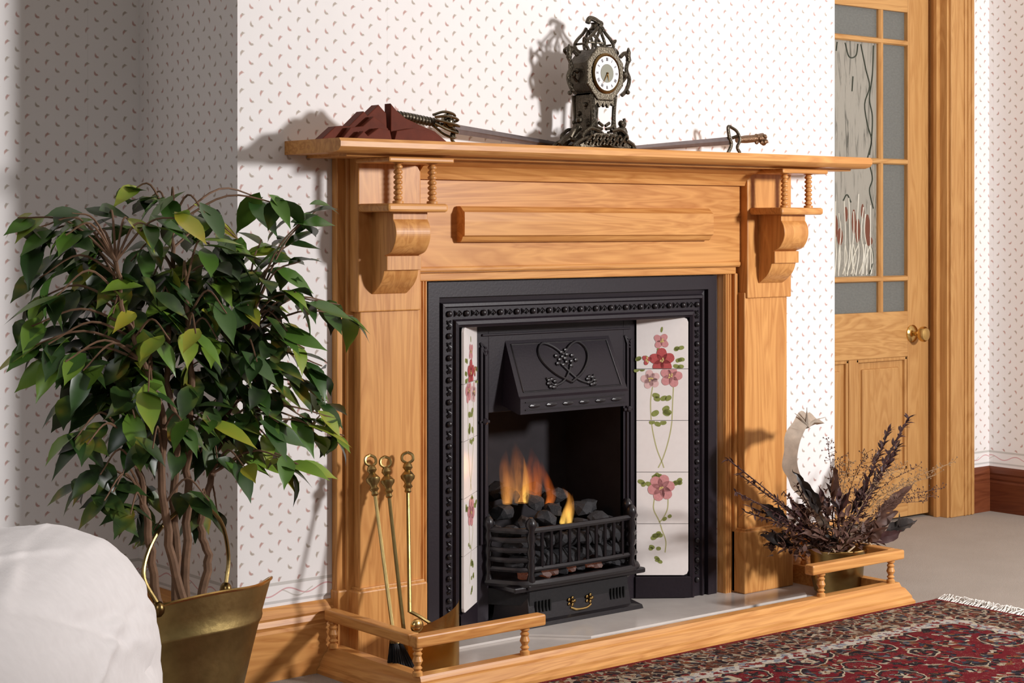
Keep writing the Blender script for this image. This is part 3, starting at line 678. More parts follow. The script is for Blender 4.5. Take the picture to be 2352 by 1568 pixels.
# front kerb and right return in one run; the left return is a straight length
obj('kerb', bm2, wood_x, fen)
bm = mb(); rings = []
for yy, extra in ((-.010, 0), (fy0, 1)):
    rings.append([bm.verts.new((fx0-c[0], yy-(c[0] if extra else 0), c[1])) for c in CS])
A, B = rings
for k in range(len(CS)): bm.faces.new((A[k], A[(k+1) % len(CS)], B[(k+1) % len(CS)], B[k]))
bm.faces.new(A); bm.faces.new(B[::-1]); bmesh.ops.recalc_face_normals(bm, faces=bm.faces); obj('kerb_return', bm, wood_y, fen)
RZ0, RZ1 = .106, .131
def rail(name, x0, x1, y0, y1, mt):
    bm = mb(); box(bm, x0, x1, y0, y1, RZ0, RZ1, .004); obj(name, bm, mt, fen)
rail('front_rail', -.302, .052, -.368, -.338, wood_x); rail('side_rail', -.302, -.272, -.338, -.015, wood_y)
rail('front_rail', .935, 1.298, -.368, -.338, wood_x); rail('side_rail', 1.268, 1.298, -.338, -.015, wood_y)
for x, yy in ((-.287, -.350), (.005, -.350), (-.287, -.03), (.985, -.350), (1.262, -.350), (1.283, -.03)):
    bm = mb(); lathe(bm, [(.011, fz), (.011, .053), (.0065, .056), (.0105, .061), (.0065, .066), (.0115, .076), (.008, .086), (.0105, .091), (.0065, .096), (.011, .100), (.011, RZ0)], (x, yy, 0), 12); obj('turned_post', bm, wood_z, fen, True)
# ------------------------------------------------------------ RUG
m, n, l, b = newmat('oriental_rug_pile'); t = NT(m)
p_ = t.pos(); s = t.sep(p_); RX, RY = 1.385, -.405
ex = t.m('SUBTRACT', RX, s[0]); ey = t.m('SUBTRACT', RY, s[1]); e = t.m('MINIMUM', ex, ey)
nzv = n.new('ShaderNodeTexNoise'); nzv.inputs['Scale'].default_value = 26; l.new(p_, nzv.inputs['Vector'])
vm = n.new('ShaderNodeVectorMath'); vm.operation = 'MULTIPLY_ADD'; l.new(nzv.outputs['Color'], vm.inputs[0]); vm.inputs[1].default_value = (.030, .030, .0); l.new(p_, vm.inputs[2]); pw = vm.outputs[0]
def vor(scale, feat='F1', rnd_=1.0, vec=None):
    v = n.new('ShaderNodeTexVoronoi'); v.feature = feat; v.inputs['Scale'].default_value = scale; v.inputs['Randomness'].default_value = rnd_; l.new(vec or pw, v.inputs['Vector']); return v
v1 = vor(75, rnd_=.9); r1 = t.sep(v1.outputs['Color'])[0]
ORI = [(0, (.016, .010, .013)), (.20, (.15, .013, .015)), (.34, (.30, .24, .16)), (.42, (.035, .042, .06)), (.54, (.17, .055, .022)), (.66, (.38, .33, .25)), (.71, (.018, .013, .015)), (.86, (.11, .11, .12)), (.94, (.16, .013, .016))]
def consts(f_):
    q = t.ramp(f_, ORI); q.node.color_ramp.interpolation = 'CONSTANT'; return q
flor = consts(r1)
red = (.135, .008, .014); cream = (.42, .36, .26); navy = (.030, .036, .055); dark = (.022, .014, .017)
edge1 = t.m('LESS_THAN', vor(17, 'DISTANCE_TO_EDGE', .45).outputs['Distance'], .075)
edge2 = t.m('LESS_THAN', vor(34, 'DISTANCE_TO_EDGE', .9).outputs['Distance'], .07)
v2 = vor(7.5, rnd_=.75); med = v2.outputs['Distance']
blob = t.m('GREATER_THAN', t.noise(p_, 24, 2), .52)
bord = t.mix(blob, flor, t.mix(t.m('GREATER_THAN', r1, .45), dark, (.10, .03, .018)))
bord = t.mix(t.m('MULTIPLY', edge2, .7), bord, t.mix(t.m('GREATER_THAN', r1, .6), cream, (.12, .05, .03)))
field = t.mix(t.m('GREATER_THAN', t.noise(p_, 21, 3), .49), red, flor)
field = t.mix(t.m('LESS_THAN', med, .20), field, t.mix(edge2, flor, cream))
ringb = t.m('MULTIPLY', t.m('GREATER_THAN', med, .34), t.m('LESS_THAN', med, .385)); field = t.mix(ringb, field, dark)
ringb = t.m('MULTIPLY', t.m('GREATER_THAN', med, .385), t.m('LESS_THAN', med, .41)); field = t.mix(ringb, field, cream)
zz = t.m('ADD', e, t.m('MULTIPLY', t.m('PINGPONG', t.m('ADD', s[0], s[1]), .035), .45))
pale = t.mix(t.m('GREATER_THAN', t.noise(p_, 60, 2), .50), (.46, .43, .38), t.mix(t.m('GREATER_THAN', r1, .5), (.20, .22, .25), (.17, .02, .02)))
def gt(x): return t.m('GREATER_THAN', zz, x)
col = bord
col = t.mix(gt(.168), col, cream); col = t.mix(gt(.174), col, pale); col = t.mix(gt(.212), col, cream); col = t.mix(gt(.217), col, dark); col = t.mix(gt(.222), col, field)
col = t.mix(t.m('LESS_THAN', e, .013), col, (.16, .010, .014))
sp_ = t.noise(p_, 320, 2, .7); col = t.mix(t.m('MULTIPLY', t.m('GREATER_THAN', sp_, .58), .35), col, t.mix(t.m('GREATER_THAN', r1, .6), dark, (.30, .22, .15)))
l.new(col, b.inputs['Base Color']); b.inputs['Roughness'].default_value = .95; b.inputs['Specular IOR Level'].default_value = .1; t.bump(t.noise(p_, 500, 2), b, .6, .003)
rug = thing('rug', 'red and navy oriental patterned rug with cream fringe before the fender', 'rug', (0, -1.3, FZ))
bm = mb(); box(bm, -.95, RX, -2.4, RY, FZ, -.004, .002); obj('rug_pile', bm, m, rug)
bm = mb(); R = random.Random(8)
for k in range(280):
    yy = RY-.004-k*.0072+R.uniform(-.003, .003); p0 = Vector((RX-.003, yy, -.006)); a = R.uniform(-.5, .5)
    pts = [p0, p0+Vector((.018, .006*a+.003, .002+R.uniform(0, .004))), p0+Vector((.036+R.uniform(-.005, .006), .016*a, R.uniform(-.002, .008))), p0+Vector((.052+R.uniform(-.012, .008), .03*a+R.uniform(-.008, .008), -.004))]
    tube(bm, pts, .0019, 4); q0 = pts[-1]; tube(bm, smoothpts([pts[1], pts[1]+Vector((.012, R.uniform(-.012, .012), .008)), q0+Vector((R.uniform(-.02, .01), R.uniform(-.014, .014), .004))], 3), .0017, 4)
obj('fringe', bm, simple('cream_cotton_fringe', (.72, .69, .64), .9), rug, kind='stuff')
# ------------------------------------------------------------ CLOCK
SZ = 1.1775
clk = thing('mantel_clock', 'ornate tarnished openwork mantel clock with octagonal case and white dial', 'clock', (.475, -.08, SZ))
cx = .448; cy = -.085; zc = 1.364
def curl(bm, pts, r=.004, n=6): tube(bm, smoothpts(pts, 5), r, n)
bm = mb()
for s in (-1, 1):
    for yy in (-.125, -.045):
        curl(bm, [(cx+s*.030, yy, SZ+.018), (cx+s*.060, yy, SZ+.026), (cx+s*.088, yy, SZ+.016), (cx+s*.098, yy, SZ+.006), (cx+s*.088, yy, SZ+.005)], .005)
        curl(bm, [(cx+s*.020, yy, SZ+.045), (cx+s*.050, yy, SZ+.050), (cx+s*.072, yy, SZ+.034), (cx+s*.066, yy, SZ+.022), (cx+s*.056, yy, SZ+.030)], .0048)
prism(bm, [(cx-.085, SZ+.010), (cx-.06, SZ+.022), (cx-.035, SZ+.040), (cx+.035, SZ+.040), (cx+.06, SZ+.022), (cx+.085, SZ+.010), (cx+.080, SZ+.0), (cx+.045, SZ+.004), (cx, SZ+.010), (cx-.045, SZ+.004), (cx-.080, SZ+.0)], 'y', -.128, -.040, .002)
for k in range(12):
    x = cx-.062+.0113*k; z = SZ+.016+.012*(k % 2); curl(bm, [(x-.008, -.129, z-.004), (x, -.133, z+.006), (x+.008, -.130, z), (x+.003, -.131, z-.006)], .0032, 6)
obj('scrolled_base', bm, pewter, clk, True)
bm = mb()   # openwork waist: four posts and a lyre
for s in (-1, 1):
    for yy in (-.118, -.052):
        curl(bm, [(cx+s*.040, yy, SZ+.036), (cx+s*.034, yy, SZ+.07), (cx+s*.036, yy, SZ+.11), (cx+s*.040, yy, SZ+.135)], .0055)
    curl(bm, [(cx+s*.006, -.120, SZ+.050), (cx+s*.026, -.120, SZ+.056), (cx+s*.030, -.120, SZ+.072)], .004)
    curl(bm, [(cx+s*.004, -.120, SZ+.058), (cx+s*.018, -.120, SZ+.066)], .004)
    curl(bm, [(cx+s*.012, -.12, SZ+.042), (cx+s*.024, -.12, SZ+.046), (cx+s*.018, -.12, SZ+.054)], .003)
    if s < 0: box(bm, cx+s*.034-.004, cx+s*.034+.004, -.112, -.058, SZ+.035, SZ+.14)
box(bm, cx-.038, cx+.038, -.115, -.055, SZ+.134, SZ+.139); prism(bm, [(cx-.034, SZ+.135), (cx-.030, SZ+.108), (cx-.022, SZ+.116), (cx-.014, SZ+.103), (cx-.005, SZ+.114), (cx, SZ+.104), (cx+.006, SZ+.114), (cx+.014, SZ+.103), (cx+.022, SZ+.116), (cx+.030, SZ+.108), (cx+.034, SZ+.135)], 'y', -.121, -.112)
for k in range(14): ball(bm, (cx-.036+R.uniform(-.004, .004), R.uniform(-.115, -.055), SZ+.04+k*.007), .0065, 6)
obj('openwork_waist', bm, pewter, clk, True)
def octagon(r, cxx=cx, czz=zc, sx=.90): return [(cxx+sx*r*math.cos(PI/8+k*PI/4), czz+r*math.sin(PI/8+k*PI/4)) for k in range(8)]
bm = mb(); prism(bm, octagon(.066), 'y', -.118, -.048, .002); prism(bm, octagon(.072), 'y', -.126, -.116, .003); obj('octagonal_case', bm, pewter, clk)
bm = mb(); M2 = Mx
lathe(bm, [(.049, 0), (.050, .004), (.046, .007), (.043, .004)], (cx, -.125, zc), 28, M2, .92, 1); obj('bezel', bm, brass_dark, clk, True)
m, n, l, b = newmat('enamel_dial'); b.inputs['Base Color'].default_value = (.86, .86, .88, 1); b.inputs['Roughness'].default_value = .2
bm = mb(); lathe(bm, [(.0425, .0), (.0425, .0058)], (cx, -.125, zc), 28, M2, .92, 1); dial = obj('dial', bm, m, clk, True)
bm = mb(); lathe(bm, [(.023, 0), (.023, .001)], (cx, -.1306, zc), 24, M2, .92, 1); obj('dial_centre', bm, simple('gilt_dial_centre', (.22, .22, .16), .35, 0), dial)
bm = mb()
ROM = ['XII', 'I', 'II', 'III', 'IIII', 'V', 'VI', 'VII', 'VIII', 'IX', 'X', 'XI']
def stroke(bm, c, a, x0, z0, x1, z1, wd=.0007):
    ca, sa = math.cos(a), math.sin(a)
    def T(x, z): return Vector((c[0]+.92*(x*ca+z*sa), -.1315, c[1]-x*sa+z*ca))
    d = Vector((x1-x0, z1-z0)).normalized(); nn = Vector((-d.y, d.x))*wd
    q = [T(x0+nn.x, z0+nn.y), T(x1+nn.x, z1+nn.y), T(x1-nn.x, z1-nn.y), T(x0-nn.x, z0-nn.y)]
    bm.faces.new([bm.verts.new(v) for v in q])
for k, g in enumerate(ROM):
    a = k*PI/6; wch = {'I': .0020, 'V': .0036, 'X': .0036}; tot = sum(wch[c_] for c_ in g); x = -tot/2
    c = (cx, zc)
    for ch in g:
        wd = wch[ch]; z0, z1 = .0305, .0385
        if ch == 'I': stroke(bm, c, a, x+wd/2, z0, x+wd/2, z1, .0005)
        elif ch == 'V': stroke(bm, c, a, x+.0004, z1, x+wd/2, z0, .0005); stroke(bm, c, a, x+wd-.0004, z1, x+wd/2, z0, .0004)
        else: stroke(bm, c, a, x+.0004, z1, x+wd-.0004, z0, .0005); stroke(bm, c, a, x+wd-.0004, z1, x+.0004, z0, .0004)
        x += wd
obj('numerals', bm, simple('black_enamel', (.03, .03, .04), .4), dial)
for nm, a, ln in (('hour_hand', 2.9, .020), ('minute_hand', 3.7, .030)):
    bm = mb(); ca, sa = math.sin(a), math.cos(a)
    tube(bm, [(cx, -.1335, zc), (cx+.92*ca*ln, -.1335, zc+sa*ln)], [.0016, .0005], 5); ball(bm, (cx, -.1335, zc), .0028, 6); obj(nm, bm, brass, clk, True)
bm = mb()   # pierced crown
for s in (-1, 1):
    for yy in (-.105, -.062):
        curl(bm, [(cx+s*.038, yy, zc+.058), (cx+s*.045, yy, zc+.072), (cx+s*.036, yy, zc+.086), (cx+s*.018, yy, zc+.102), (cx+s*.007, yy, zc+.116)], .0042)
        curl(bm, [(cx+s*.012, yy, zc+.060), (cx+s*.015, yy, zc+.078), (cx+s*.006, yy, zc+.098), (cx, yy, zc+.112)], .0038)
    curl(bm, [(cx+s*.040, -.105, zc+.074), (cx+s*.040, -.062, zc+.074)], .003)
    curl(bm, [(cx+s*.038, -.105, zc+.080), (cx+s*.052, -.105, zc+.086), (cx+s*.050, -.1, zc+.076)], .0032)
tube(bm, [(cx-.036, -.105, zc+.076), (cx+.012, -.105, zc+.077)], .0025, 5)
obj('pierced_crown', bm, pewter, clk, True)
bm = mb(); lathe(bm, [(.010, zc+.108), (.014, zc+.113), (.009, zc+.118), (.0075, zc+.124), (.011, zc+.128)], (cx, -.084, 0), 10)
curl(bm, [(cx-.024, -.086, zc+.126), (cx-.018, -.086, zc+.137), (cx-.004, -.086, zc+.137), (cx+.010, -.086, zc+.131), (cx+.020, -.086, zc+.127), (cx+.014, -.086, zc+.118)], .0068, 8)
obj('bird_finial', bm, pewter, clk, True)
for s in (-1, 1):   # side scroll ornaments
    bm = mb(); yy = -.084 if s < 0 else -.112; ox = 0 if s < 0 else .006
    curl(bm, [(cx+s*(.055+ox), yy, zc+.045), (cx+s*(.072+ox), yy, zc+.056), (cx+s*(.082+ox), yy, zc+.040), (cx+s*(.076+ox), yy, zc+.015), (cx+s*(.086+ox), yy, zc-.010), (cx+s*(.076+ox), yy, zc-.036), (cx+s*(.060+ox), yy, zc-.050)], .0052)
    curl(bm, [(cx+s*(.058+ox), yy, zc+.010), (cx+s*(.076+ox), yy, zc+.0), (cx+s*(.058+ox), yy, zc-.020)], .004)
    lathe(bm, [(.003, .0), (.0075, .008), (.0055, .020), (.0065, .028), (.002, .040)], (cx+s*(.083+ox), yy, zc+.030), 8)
    curl(bm, [(cx+s*.045, yy, zc+.052), (cx+s*.06, yy+.02, zc+.066), (cx+s*.076, yy+.025, zc+.058), (cx+s*.068, yy+.025, zc+.048)], .004)
    for k in range(7): ball(bm, (cx+s*(R.uniform(.062, .080)+ox), yy+R.uniform(-.01, .01), zc+R.uniform(-.05, .03)), .006, 6)
    obj('side_scroll', bm, pewter, clk, True)
bm = mb()   # putto, front right
gx, gy = cx+.072, -.105
lathe(bm, [(.018, SZ+.004), (.019, SZ+.020), (.014, SZ+.036), (.016, SZ+.046), (.012, SZ+.056), (.005, SZ+.060)], (gx, gy, 0), 10); ball(bm, (gx-.001, gy, SZ+.067), .0085, 8)
curl(bm, [(gx+.004, gy, SZ+.056), (gx+.012, gy, SZ+.066), (gx+.008, gy, SZ+.080)], .0038); curl(bm, [(gx-.008, gy, SZ+.054), (gx-.020, gy-.006, SZ+.044), (gx-.026, gy-.008, SZ+.050)], .0038)
curl(bm, [(gx+.008, gy, SZ+.018), (gx+.020, gy-.008, SZ+.014), (gx+.021, gy-.01, SZ+.003)], .0055)
obj('cherub_figure', bm, pewter, clk, True)
bm = mb()   # reclining figure, left
gx = cx-.075
curl(bm, [(gx-.030, -.08, SZ+.008), (gx-.018, -.085, SZ+.022), (gx, -.09, SZ+.036), (gx+.016, -.09, SZ+.056)], .0115, 8); ball(bm, (gx+.020, -.09, SZ+.072), .009, 8)
curl(bm, [(gx+.012, -.095, SZ+.055), (gx-.008, -.105, SZ+.046), (gx-.020, -.105, SZ+.028)], .0042); curl(bm, [(gx-.010, -.09, SZ+.025), (gx-.004, -.11, SZ+.018), (gx-.018, -.115, SZ+.006)], .007)
obj('reclining_figure', bm, pewter, clk, True)
# ------------------------------------------------------------ SWORDS
def blade(bm, a, b_, w0, w1, th=.003):
    a, b_ = Vector(a), Vector(b_); d = (b_-a).normalized(); up = Vector((0, 0, 1)); up = (up-d*up.dot(d)).normalized(); sd = d.cross(up)
    ring = []
    for p, ww in ((a, w0), (a+(b_-a)*.93, w1), (b_, .0012)):
        ring.append([bm.verts.new(p+up*ww), bm.verts.new(p+sd*th), bm.verts.new(p-up*ww), bm.verts.new(p-sd*th)])
    for A, B in zip(ring, ring[1:]):
        for k in range(4): bm.faces.new((A[k], A[(k+1) % 4], B[(k+1) % 4], B[k]))
    bm.faces.new(ring[0][::-1]); bm.faces.new(ring[-1])
s1 = thing('sabre', 'old sabre with a domed basket guard, its hilt behind the brown wooden ornaments', 'sword', (.1, -.04, SZ))
bm = mb(); blade(bm, (.035, -.045, 1.218), (.46, -.015, 1.1825), .0115, .008); obj('blade', bm, steel, s1)
bm = mb(); tube(bm, [(-.145, -.055, 1.243), (-.10, -.052, 1.240), (-.04, -.050, 1.232), (.0, -.048, 1.227)], [.008, .010, .010, .008], 10)
for k in range(13):
    x = -.13+k*.0095; M_ = Matrix.Rotation(PI/2, 3, 'Y'); lathe(bm, [(.0095, 0), (.0115, .002), (.0095, .004)], (x, -.0535+.004*k/13, 1.242-k*.0011), 10, M_)
obj('wire_grip', bm, pewter, s1, True)
bm = mb(); ball(bm, (.012, -.058, 1.232), .019, 14, (.85, .9, 1.1))
for k in range(5):
    a = k*.55-1.1; curl(bm, [(.018, -.05, 1.228), (.03+.006*math.cos(a), -.05-.022*math.cos(a), 1.222+.028*math.sin(a)), (.0, -.05-.03*math.cos(a), 1.228+.030*math.sin(a)), (-.030, -.05-.018*math.cos(a), 1.234+.014*math.sin(a))], .0034, 6)
curl(bm, [(.02, -.05, 1.246), (.032, -.055, 1.225), (.022, -.06, 1.196), (.030, -.06, 1.183)], .004, 6)
obj('basket_guard', bm, simple('bright_tarnished_silver', (.16, .14, .10), .16, 1), s1, True)
s2 = thing('sabre', 'old sabre with a plain cross guard and coppery lion grip, hilt at the shelf end', 'sword', (.8, -.05, SZ))
bm = mb(); blade(bm, (.925, -.085, 1.215), (.548, -.045, 1.181), .0105, .007); obj('blade', bm, steel, s2)
bm = mb(); tube(bm, [(.95, -.09, 1.218), (.985, -.09, 1.221), (1.02, -.09, 1.224), (1.045, -.09, 1.226), (1.055, -.09, 1.222)], [.0085, .011, .0105, .014, .006], 10)
for k in range(10): ball(bm, (1.02+R.uniform(0, .03), -.095+R.uniform(-.008, .004), 1.224+R.uniform(-.012, .010)), .006, 6)
ball(bm, (1.048, -.094, 1.213), .008, 8)
obj('lion_head_grip', bm, copper, s2, True)
bm = mb(); curl(bm, [(.926, -.088, 1.252), (.918, -.088, 1.250), (.922, -.088, 1.225), (.930, -.088, 1.205), (.918, -.088, 1.183)], .0048, 8)
curl(bm, [(.926, -.088, 1.252), (.940, -.098, 1.240), (.945, -.105, 1.218), (.940, -.10, 1.198), (.950, -.10, 1.1835)], .0042, 8); curl(bm, [(.932, -.088, 1.222), (.944, -.10, 1.228)], .005, 6)
obj('cross_guard', bm, pewter, s2, True)
# ------------------------------------------------------------ WOODEN ORNAMENTS
o1 = thing('wooden_ornament', 'jagged red-brown wooden mountain-shaped ornament at the shelf end', 'ornament', (-.3, -.14, SZ))
def ridge(name, pts, y0, y1, par): bm = mb(); prism(bm, pts, 'y', y0, y1, .0015); obj(name, bm, mahog, par)
Z = 1.177
ridge('rear_ridge', [(-.385, Z), (-.350, Z+.028), (-.335, Z+.030), (-.315, Z+.030), (-.276, Z+.064), (-.266, Z+.055), (-.236, Z+.080), (-.216, Z+.062), (-.212, Z)], -.135, -.105, o1)
ridge('middle_ridge', [(-.345, Z), (-.322, Z+.026), (-.290, Z+.030), (-.262, Z+.052), (-.238, Z+.040), (-.222, Z+.026), (-.222, Z)], -.152, -.137, o1)
ridge('front_ridge', [(-.322, Z), (-.302, Z+.018), (-.290, Z+.008), (-.262, Z+.026), (-.246, Z+.024), (-.232, Z+.022), (-.226, Z)], -.172, -.154, o1)
o2 = thing('wooden_ornament', 'smooth red-brown wooden sail-shaped ornament with one tall point', 'ornament', (-.14, -.14, SZ))
ridge('tall_sail', [(-.207, Z), (-.207, Z+.084), (-.190, Z+.068), (-.165, Z+.052), (-.13, Z+.040), (-.085, Z+.026), (-.045, Z)], -.140, -.115, o2)
ridge('low_sail', [(-.212, Z), (-.205, Z+.022), (-.160, Z+.030), (-.120, Z+.026), (-.06, Z)], -.160, -.143, o2)
# ------------------------------------------------------------ FIRE IRONS
def rod(par, a, b_):
    a, b_ = Vector(a), Vector(b_); d = (a-b_).normalized(); Mr = d.to_track_quat('Z', 'Y').to_matrix(); h0 = a-d*.075
    bm = mb(); tube(bm, [h0, b_], [.0042, .0048], 8); obj('rod', bm, brass_old, par, True)
    bm = mb(); lathe(bm, [(.004, -.004), (.008, .0), (.0065, .006), (.011, .012), (.0075, .018), (.009, .022), (.0155, .030), (.0165, .036), (.011, .043), (.0065, .048), (.0115, .055), (.0095, .062), (.0055, .067)], h0, 12, Mr)
    for s_ in (-1, 1): tube(bm, smoothpts([h0+Mr@Vector((0, 0, .064)), h0+Mr@Vector((s_*.012, 0, .072)), h0+Mr@Vector((s_*.011, 0, .084)), h0+Mr@Vector((0, 0, .090))], 4), .0034, 6)
    obj('ornate_handle', bm, brass_old, par, True)
g_ = 'fire irons'
i1 = thing('hearth_brush', 'brass hearth brush with black bristles, nearest the potted plant', 'hearth brush', (-.245, -.22, .0), None)
rod(i1, (-.2235, -.085, .462), (-.2535, -.215, .105)); bm = mb(); tube(bm, [(-.250, -.215, .110), (-.250, -.217, .085)], [.008, .014], 10); obj('ferrule', bm, brass_dark, i1, True)
bm = mb(); R = random.Random(2)
for k in range(170):
    a = R.uniform(0, 2*PI); q = math.sqrt(R.random()); tube(bm, [(-.250+.012*q*math.cos(a), -.217+.012*q*math.sin(a), .088), (-.238+.042*q*math.cos(a), -.225+.026*q*math.sin(a), .006+.010*R.random())], .0016, 3, False)
obj('bristles', bm, simple('black_bristle', (.006, .006, .007), .7), i1, kind='stuff')
i2 = thing('poker', 'brass poker leaning between the hearth brush and the shovel', 'fire iron', (-.2, -.19, .0), None)
rod(i2, (-.183, -.085, .455), (-.2045, -.195, .05)); bm = mb(); tube(bm, [(-.2045, -.195, .05), (-.2055, -.199, .012), (-.2055, -.200, .002)], [.006, .006, .001], 8); ball(bm, (-.190, -.215, .112), .014, 12, (1.2, .7, 1.2)); obj('poker_tip', bm, brass, i2, True)
i3 = thing('fire_shovel', 'brass shovel with a curved upright pan beside the iron frame', 'shovel', (-.15, -.18, .0), None)
rod(i3, (-.122, -.085, .460), (-.183, -.178, .135))
bm = mb()
cols = []
for i in range(13):
    a = -1.15+i*2.0/12
    xx, yy = -.160+.085*math.sin(a+.35)*1.0, -.165-.055*math.cos(a)
    top = .090+.062*(i/12)
    cols.append([bm.verts.new((xx+.018*(i/12), yy, zq)) for zq in (.002, .03, .06, top-.006, top)])
for A, B in zip(cols, cols[1:]):
    for k in range(4): bm.faces.new((A[k], B[k], B[k+1], A[k+1]))
bmesh.ops.solidify(bm, geom=bm.faces[:], thickness=.0018)
obj('pan', bm, brass, i3, True)
bm = mb(); curl(bm, [(-.183, -.178, .137), (-.165, -.19, .125), (-.125, -.212, .095)], .004); obj('pan_socket', bm, brass_old, i3, True)
# ------------------------------------------------------------ BRASS COAL BUCKET + FICUS
bu = thing('brass_bucket', 'aged brass coal bucket with hoop handle and pointed spout holding the plant', 'bucket', (-.79, -.34, FZ))
bm = mb(); NB = 40; rings = []
def bpt(a, t_):
    """t 0 bottom .. 1 rim; spout at +x"""
    rx = .080+(.148-.080)*t_; ry = .060+(.078-.060)*t_; x = rx*math.cos(a); yv = ry*math.sin(a)
    sp_ = max(0, math.cos(a))**6*t_**2.2; x += .026*sp_
    z = .272*t_+.026*sp_+.006*math.cos(a)*t_-.036*math.sin(a)*t_**3
    return Vector((-.815+x, -.34+yv, FZ+z))
for t_ in (0, .02, .2, .4, .6, .76, .785, .80, .82, .9, .97, 1.0):
    off = .003 if t_ in (.785, .80) else 0
    rings.append([bm.verts.new(bpt(2*PI*k/NB, t_)+Vector((math.cos(2*PI*k/NB), math.sin(2*PI*k/NB), 0))*off) for k in range(NB)])
for A, B in zip(rings, rings[1:]):
    for k in range(NB): bm.faces.new((A[k], A[(k+1) % NB], B[(k+1) % NB], B[k]))
bm.faces.new(rings[0][::-1]); bmesh.ops.recalc_face_normals(bm, faces=bm.faces)
bmesh.ops.solidify(bm, geom=bm.faces[:], thickness=.0025); obj('bucket_body', bm, brass_old, bu, True)
bm = mb(); tube(bm, [bpt(2*PI*k/NB, 1.0) for k in range(NB+1)], .0035, 6, False); obj('rolled_rim', bm, brass, bu, True)
bm = mb(); hpts = [(-.915, -.395, .285), (-.940, -.385, .345), (-.90, -.36, .41), (-.83, -.33, .447), (-.77, -.30, .448), (-.71, -.27, .40), (-.685, -.255, .33), (-.695, -.262, .272)]
tube(bm, smoothpts(hpts, 7), .0042, 8); obj('hoop_handle', bm, brass_old, bu, True)
for p in (hpts[0], hpts[-1]):
    bm = mb(); ball(bm, (p[0], p[1], p[2]-.008), .013, 10, (1, 1, 1.2)); obj('handle_lug', bm, brass_dark, bu, True)
pl = thing('potted_ficus', 'bushy weeping fig with glossy pointed leaves growing in the brass bucket', 'plant', (-.79, -.34, .2))
m, n, l, b = newmat('mossy_soil'); t = NT(m); l.new(t.mix(t.noise(t.coord(), 40, 4), (.02, .018, .01), (.05, .08, .02)), b.inputs['Base Color']); b.inputs['Roughness'].default_value = .9; t.bump(t.noise(t.coord(), 90, 3), b, 1, .01); soilm = m
bm = mb(); lathe(bm, [(.12, .21), (.13, .225), (.135, .232), (.08, .240), (.0005, .242)], (-.815, -.34, 0), 28, None, .93, .46); obj('soil', bm, soilm, pl, True)
bark = simple('pale_brown_bark', (.17, .095, .055), .7, 0, .3, 60, .6, .45)
T = [[(-.886,-.36,.238),(-.909,-.36,.359),(-.922,-.36,.45),(-.925,-.34,.53),(-.947,-.33,.596),(-.936,-.3,.674)],
[(-.845,-.33,.238),(-.842,-.33,.355),(-.847,-.33,.464),(-.853,-.35,.591),(-.866,-.34,.69),(-.861,-.33,.788),(-.831,-.3,.887),(-.84,-.3,.987)],
[(-.778,-.3,.238),(-.756,-.3,.332),(-.772,-.3,.393),(-.759,-.3,.468),(-.724,-.28,.557),(-.696,-.3,.66),(-.676,-.3,.763)],
[(-.841,-.37,.238),(-.877,-.37,.389),(-.896,-.37,.514),(-.891,-.37,.628),(-.937,-.38,.737),(-.981,-.38,.843),(-1.0,-.4,.924)],
[(-.817,-.31,.238),(-.808,-.31,.415),(-.819,-.33,.544),(-.826,-.36,.672),(-.835,-.36,.797),(-.835,-.36,.88)]]
tp = []
for pts in T:
    q = smoothpts(pts, 5); q = [Vector(v)+Vector((R.uniform(-.003, .003), R.uniform(-.003, .003), 0)) for v in q]
    bm = mb(); k = len(q); tube(bm, q, [.0095*(1-.6*i/k) for i in range(k)], 8); obj('trunk', bm, bark, pl, True); tp += [v for v in q if v.z > .45]
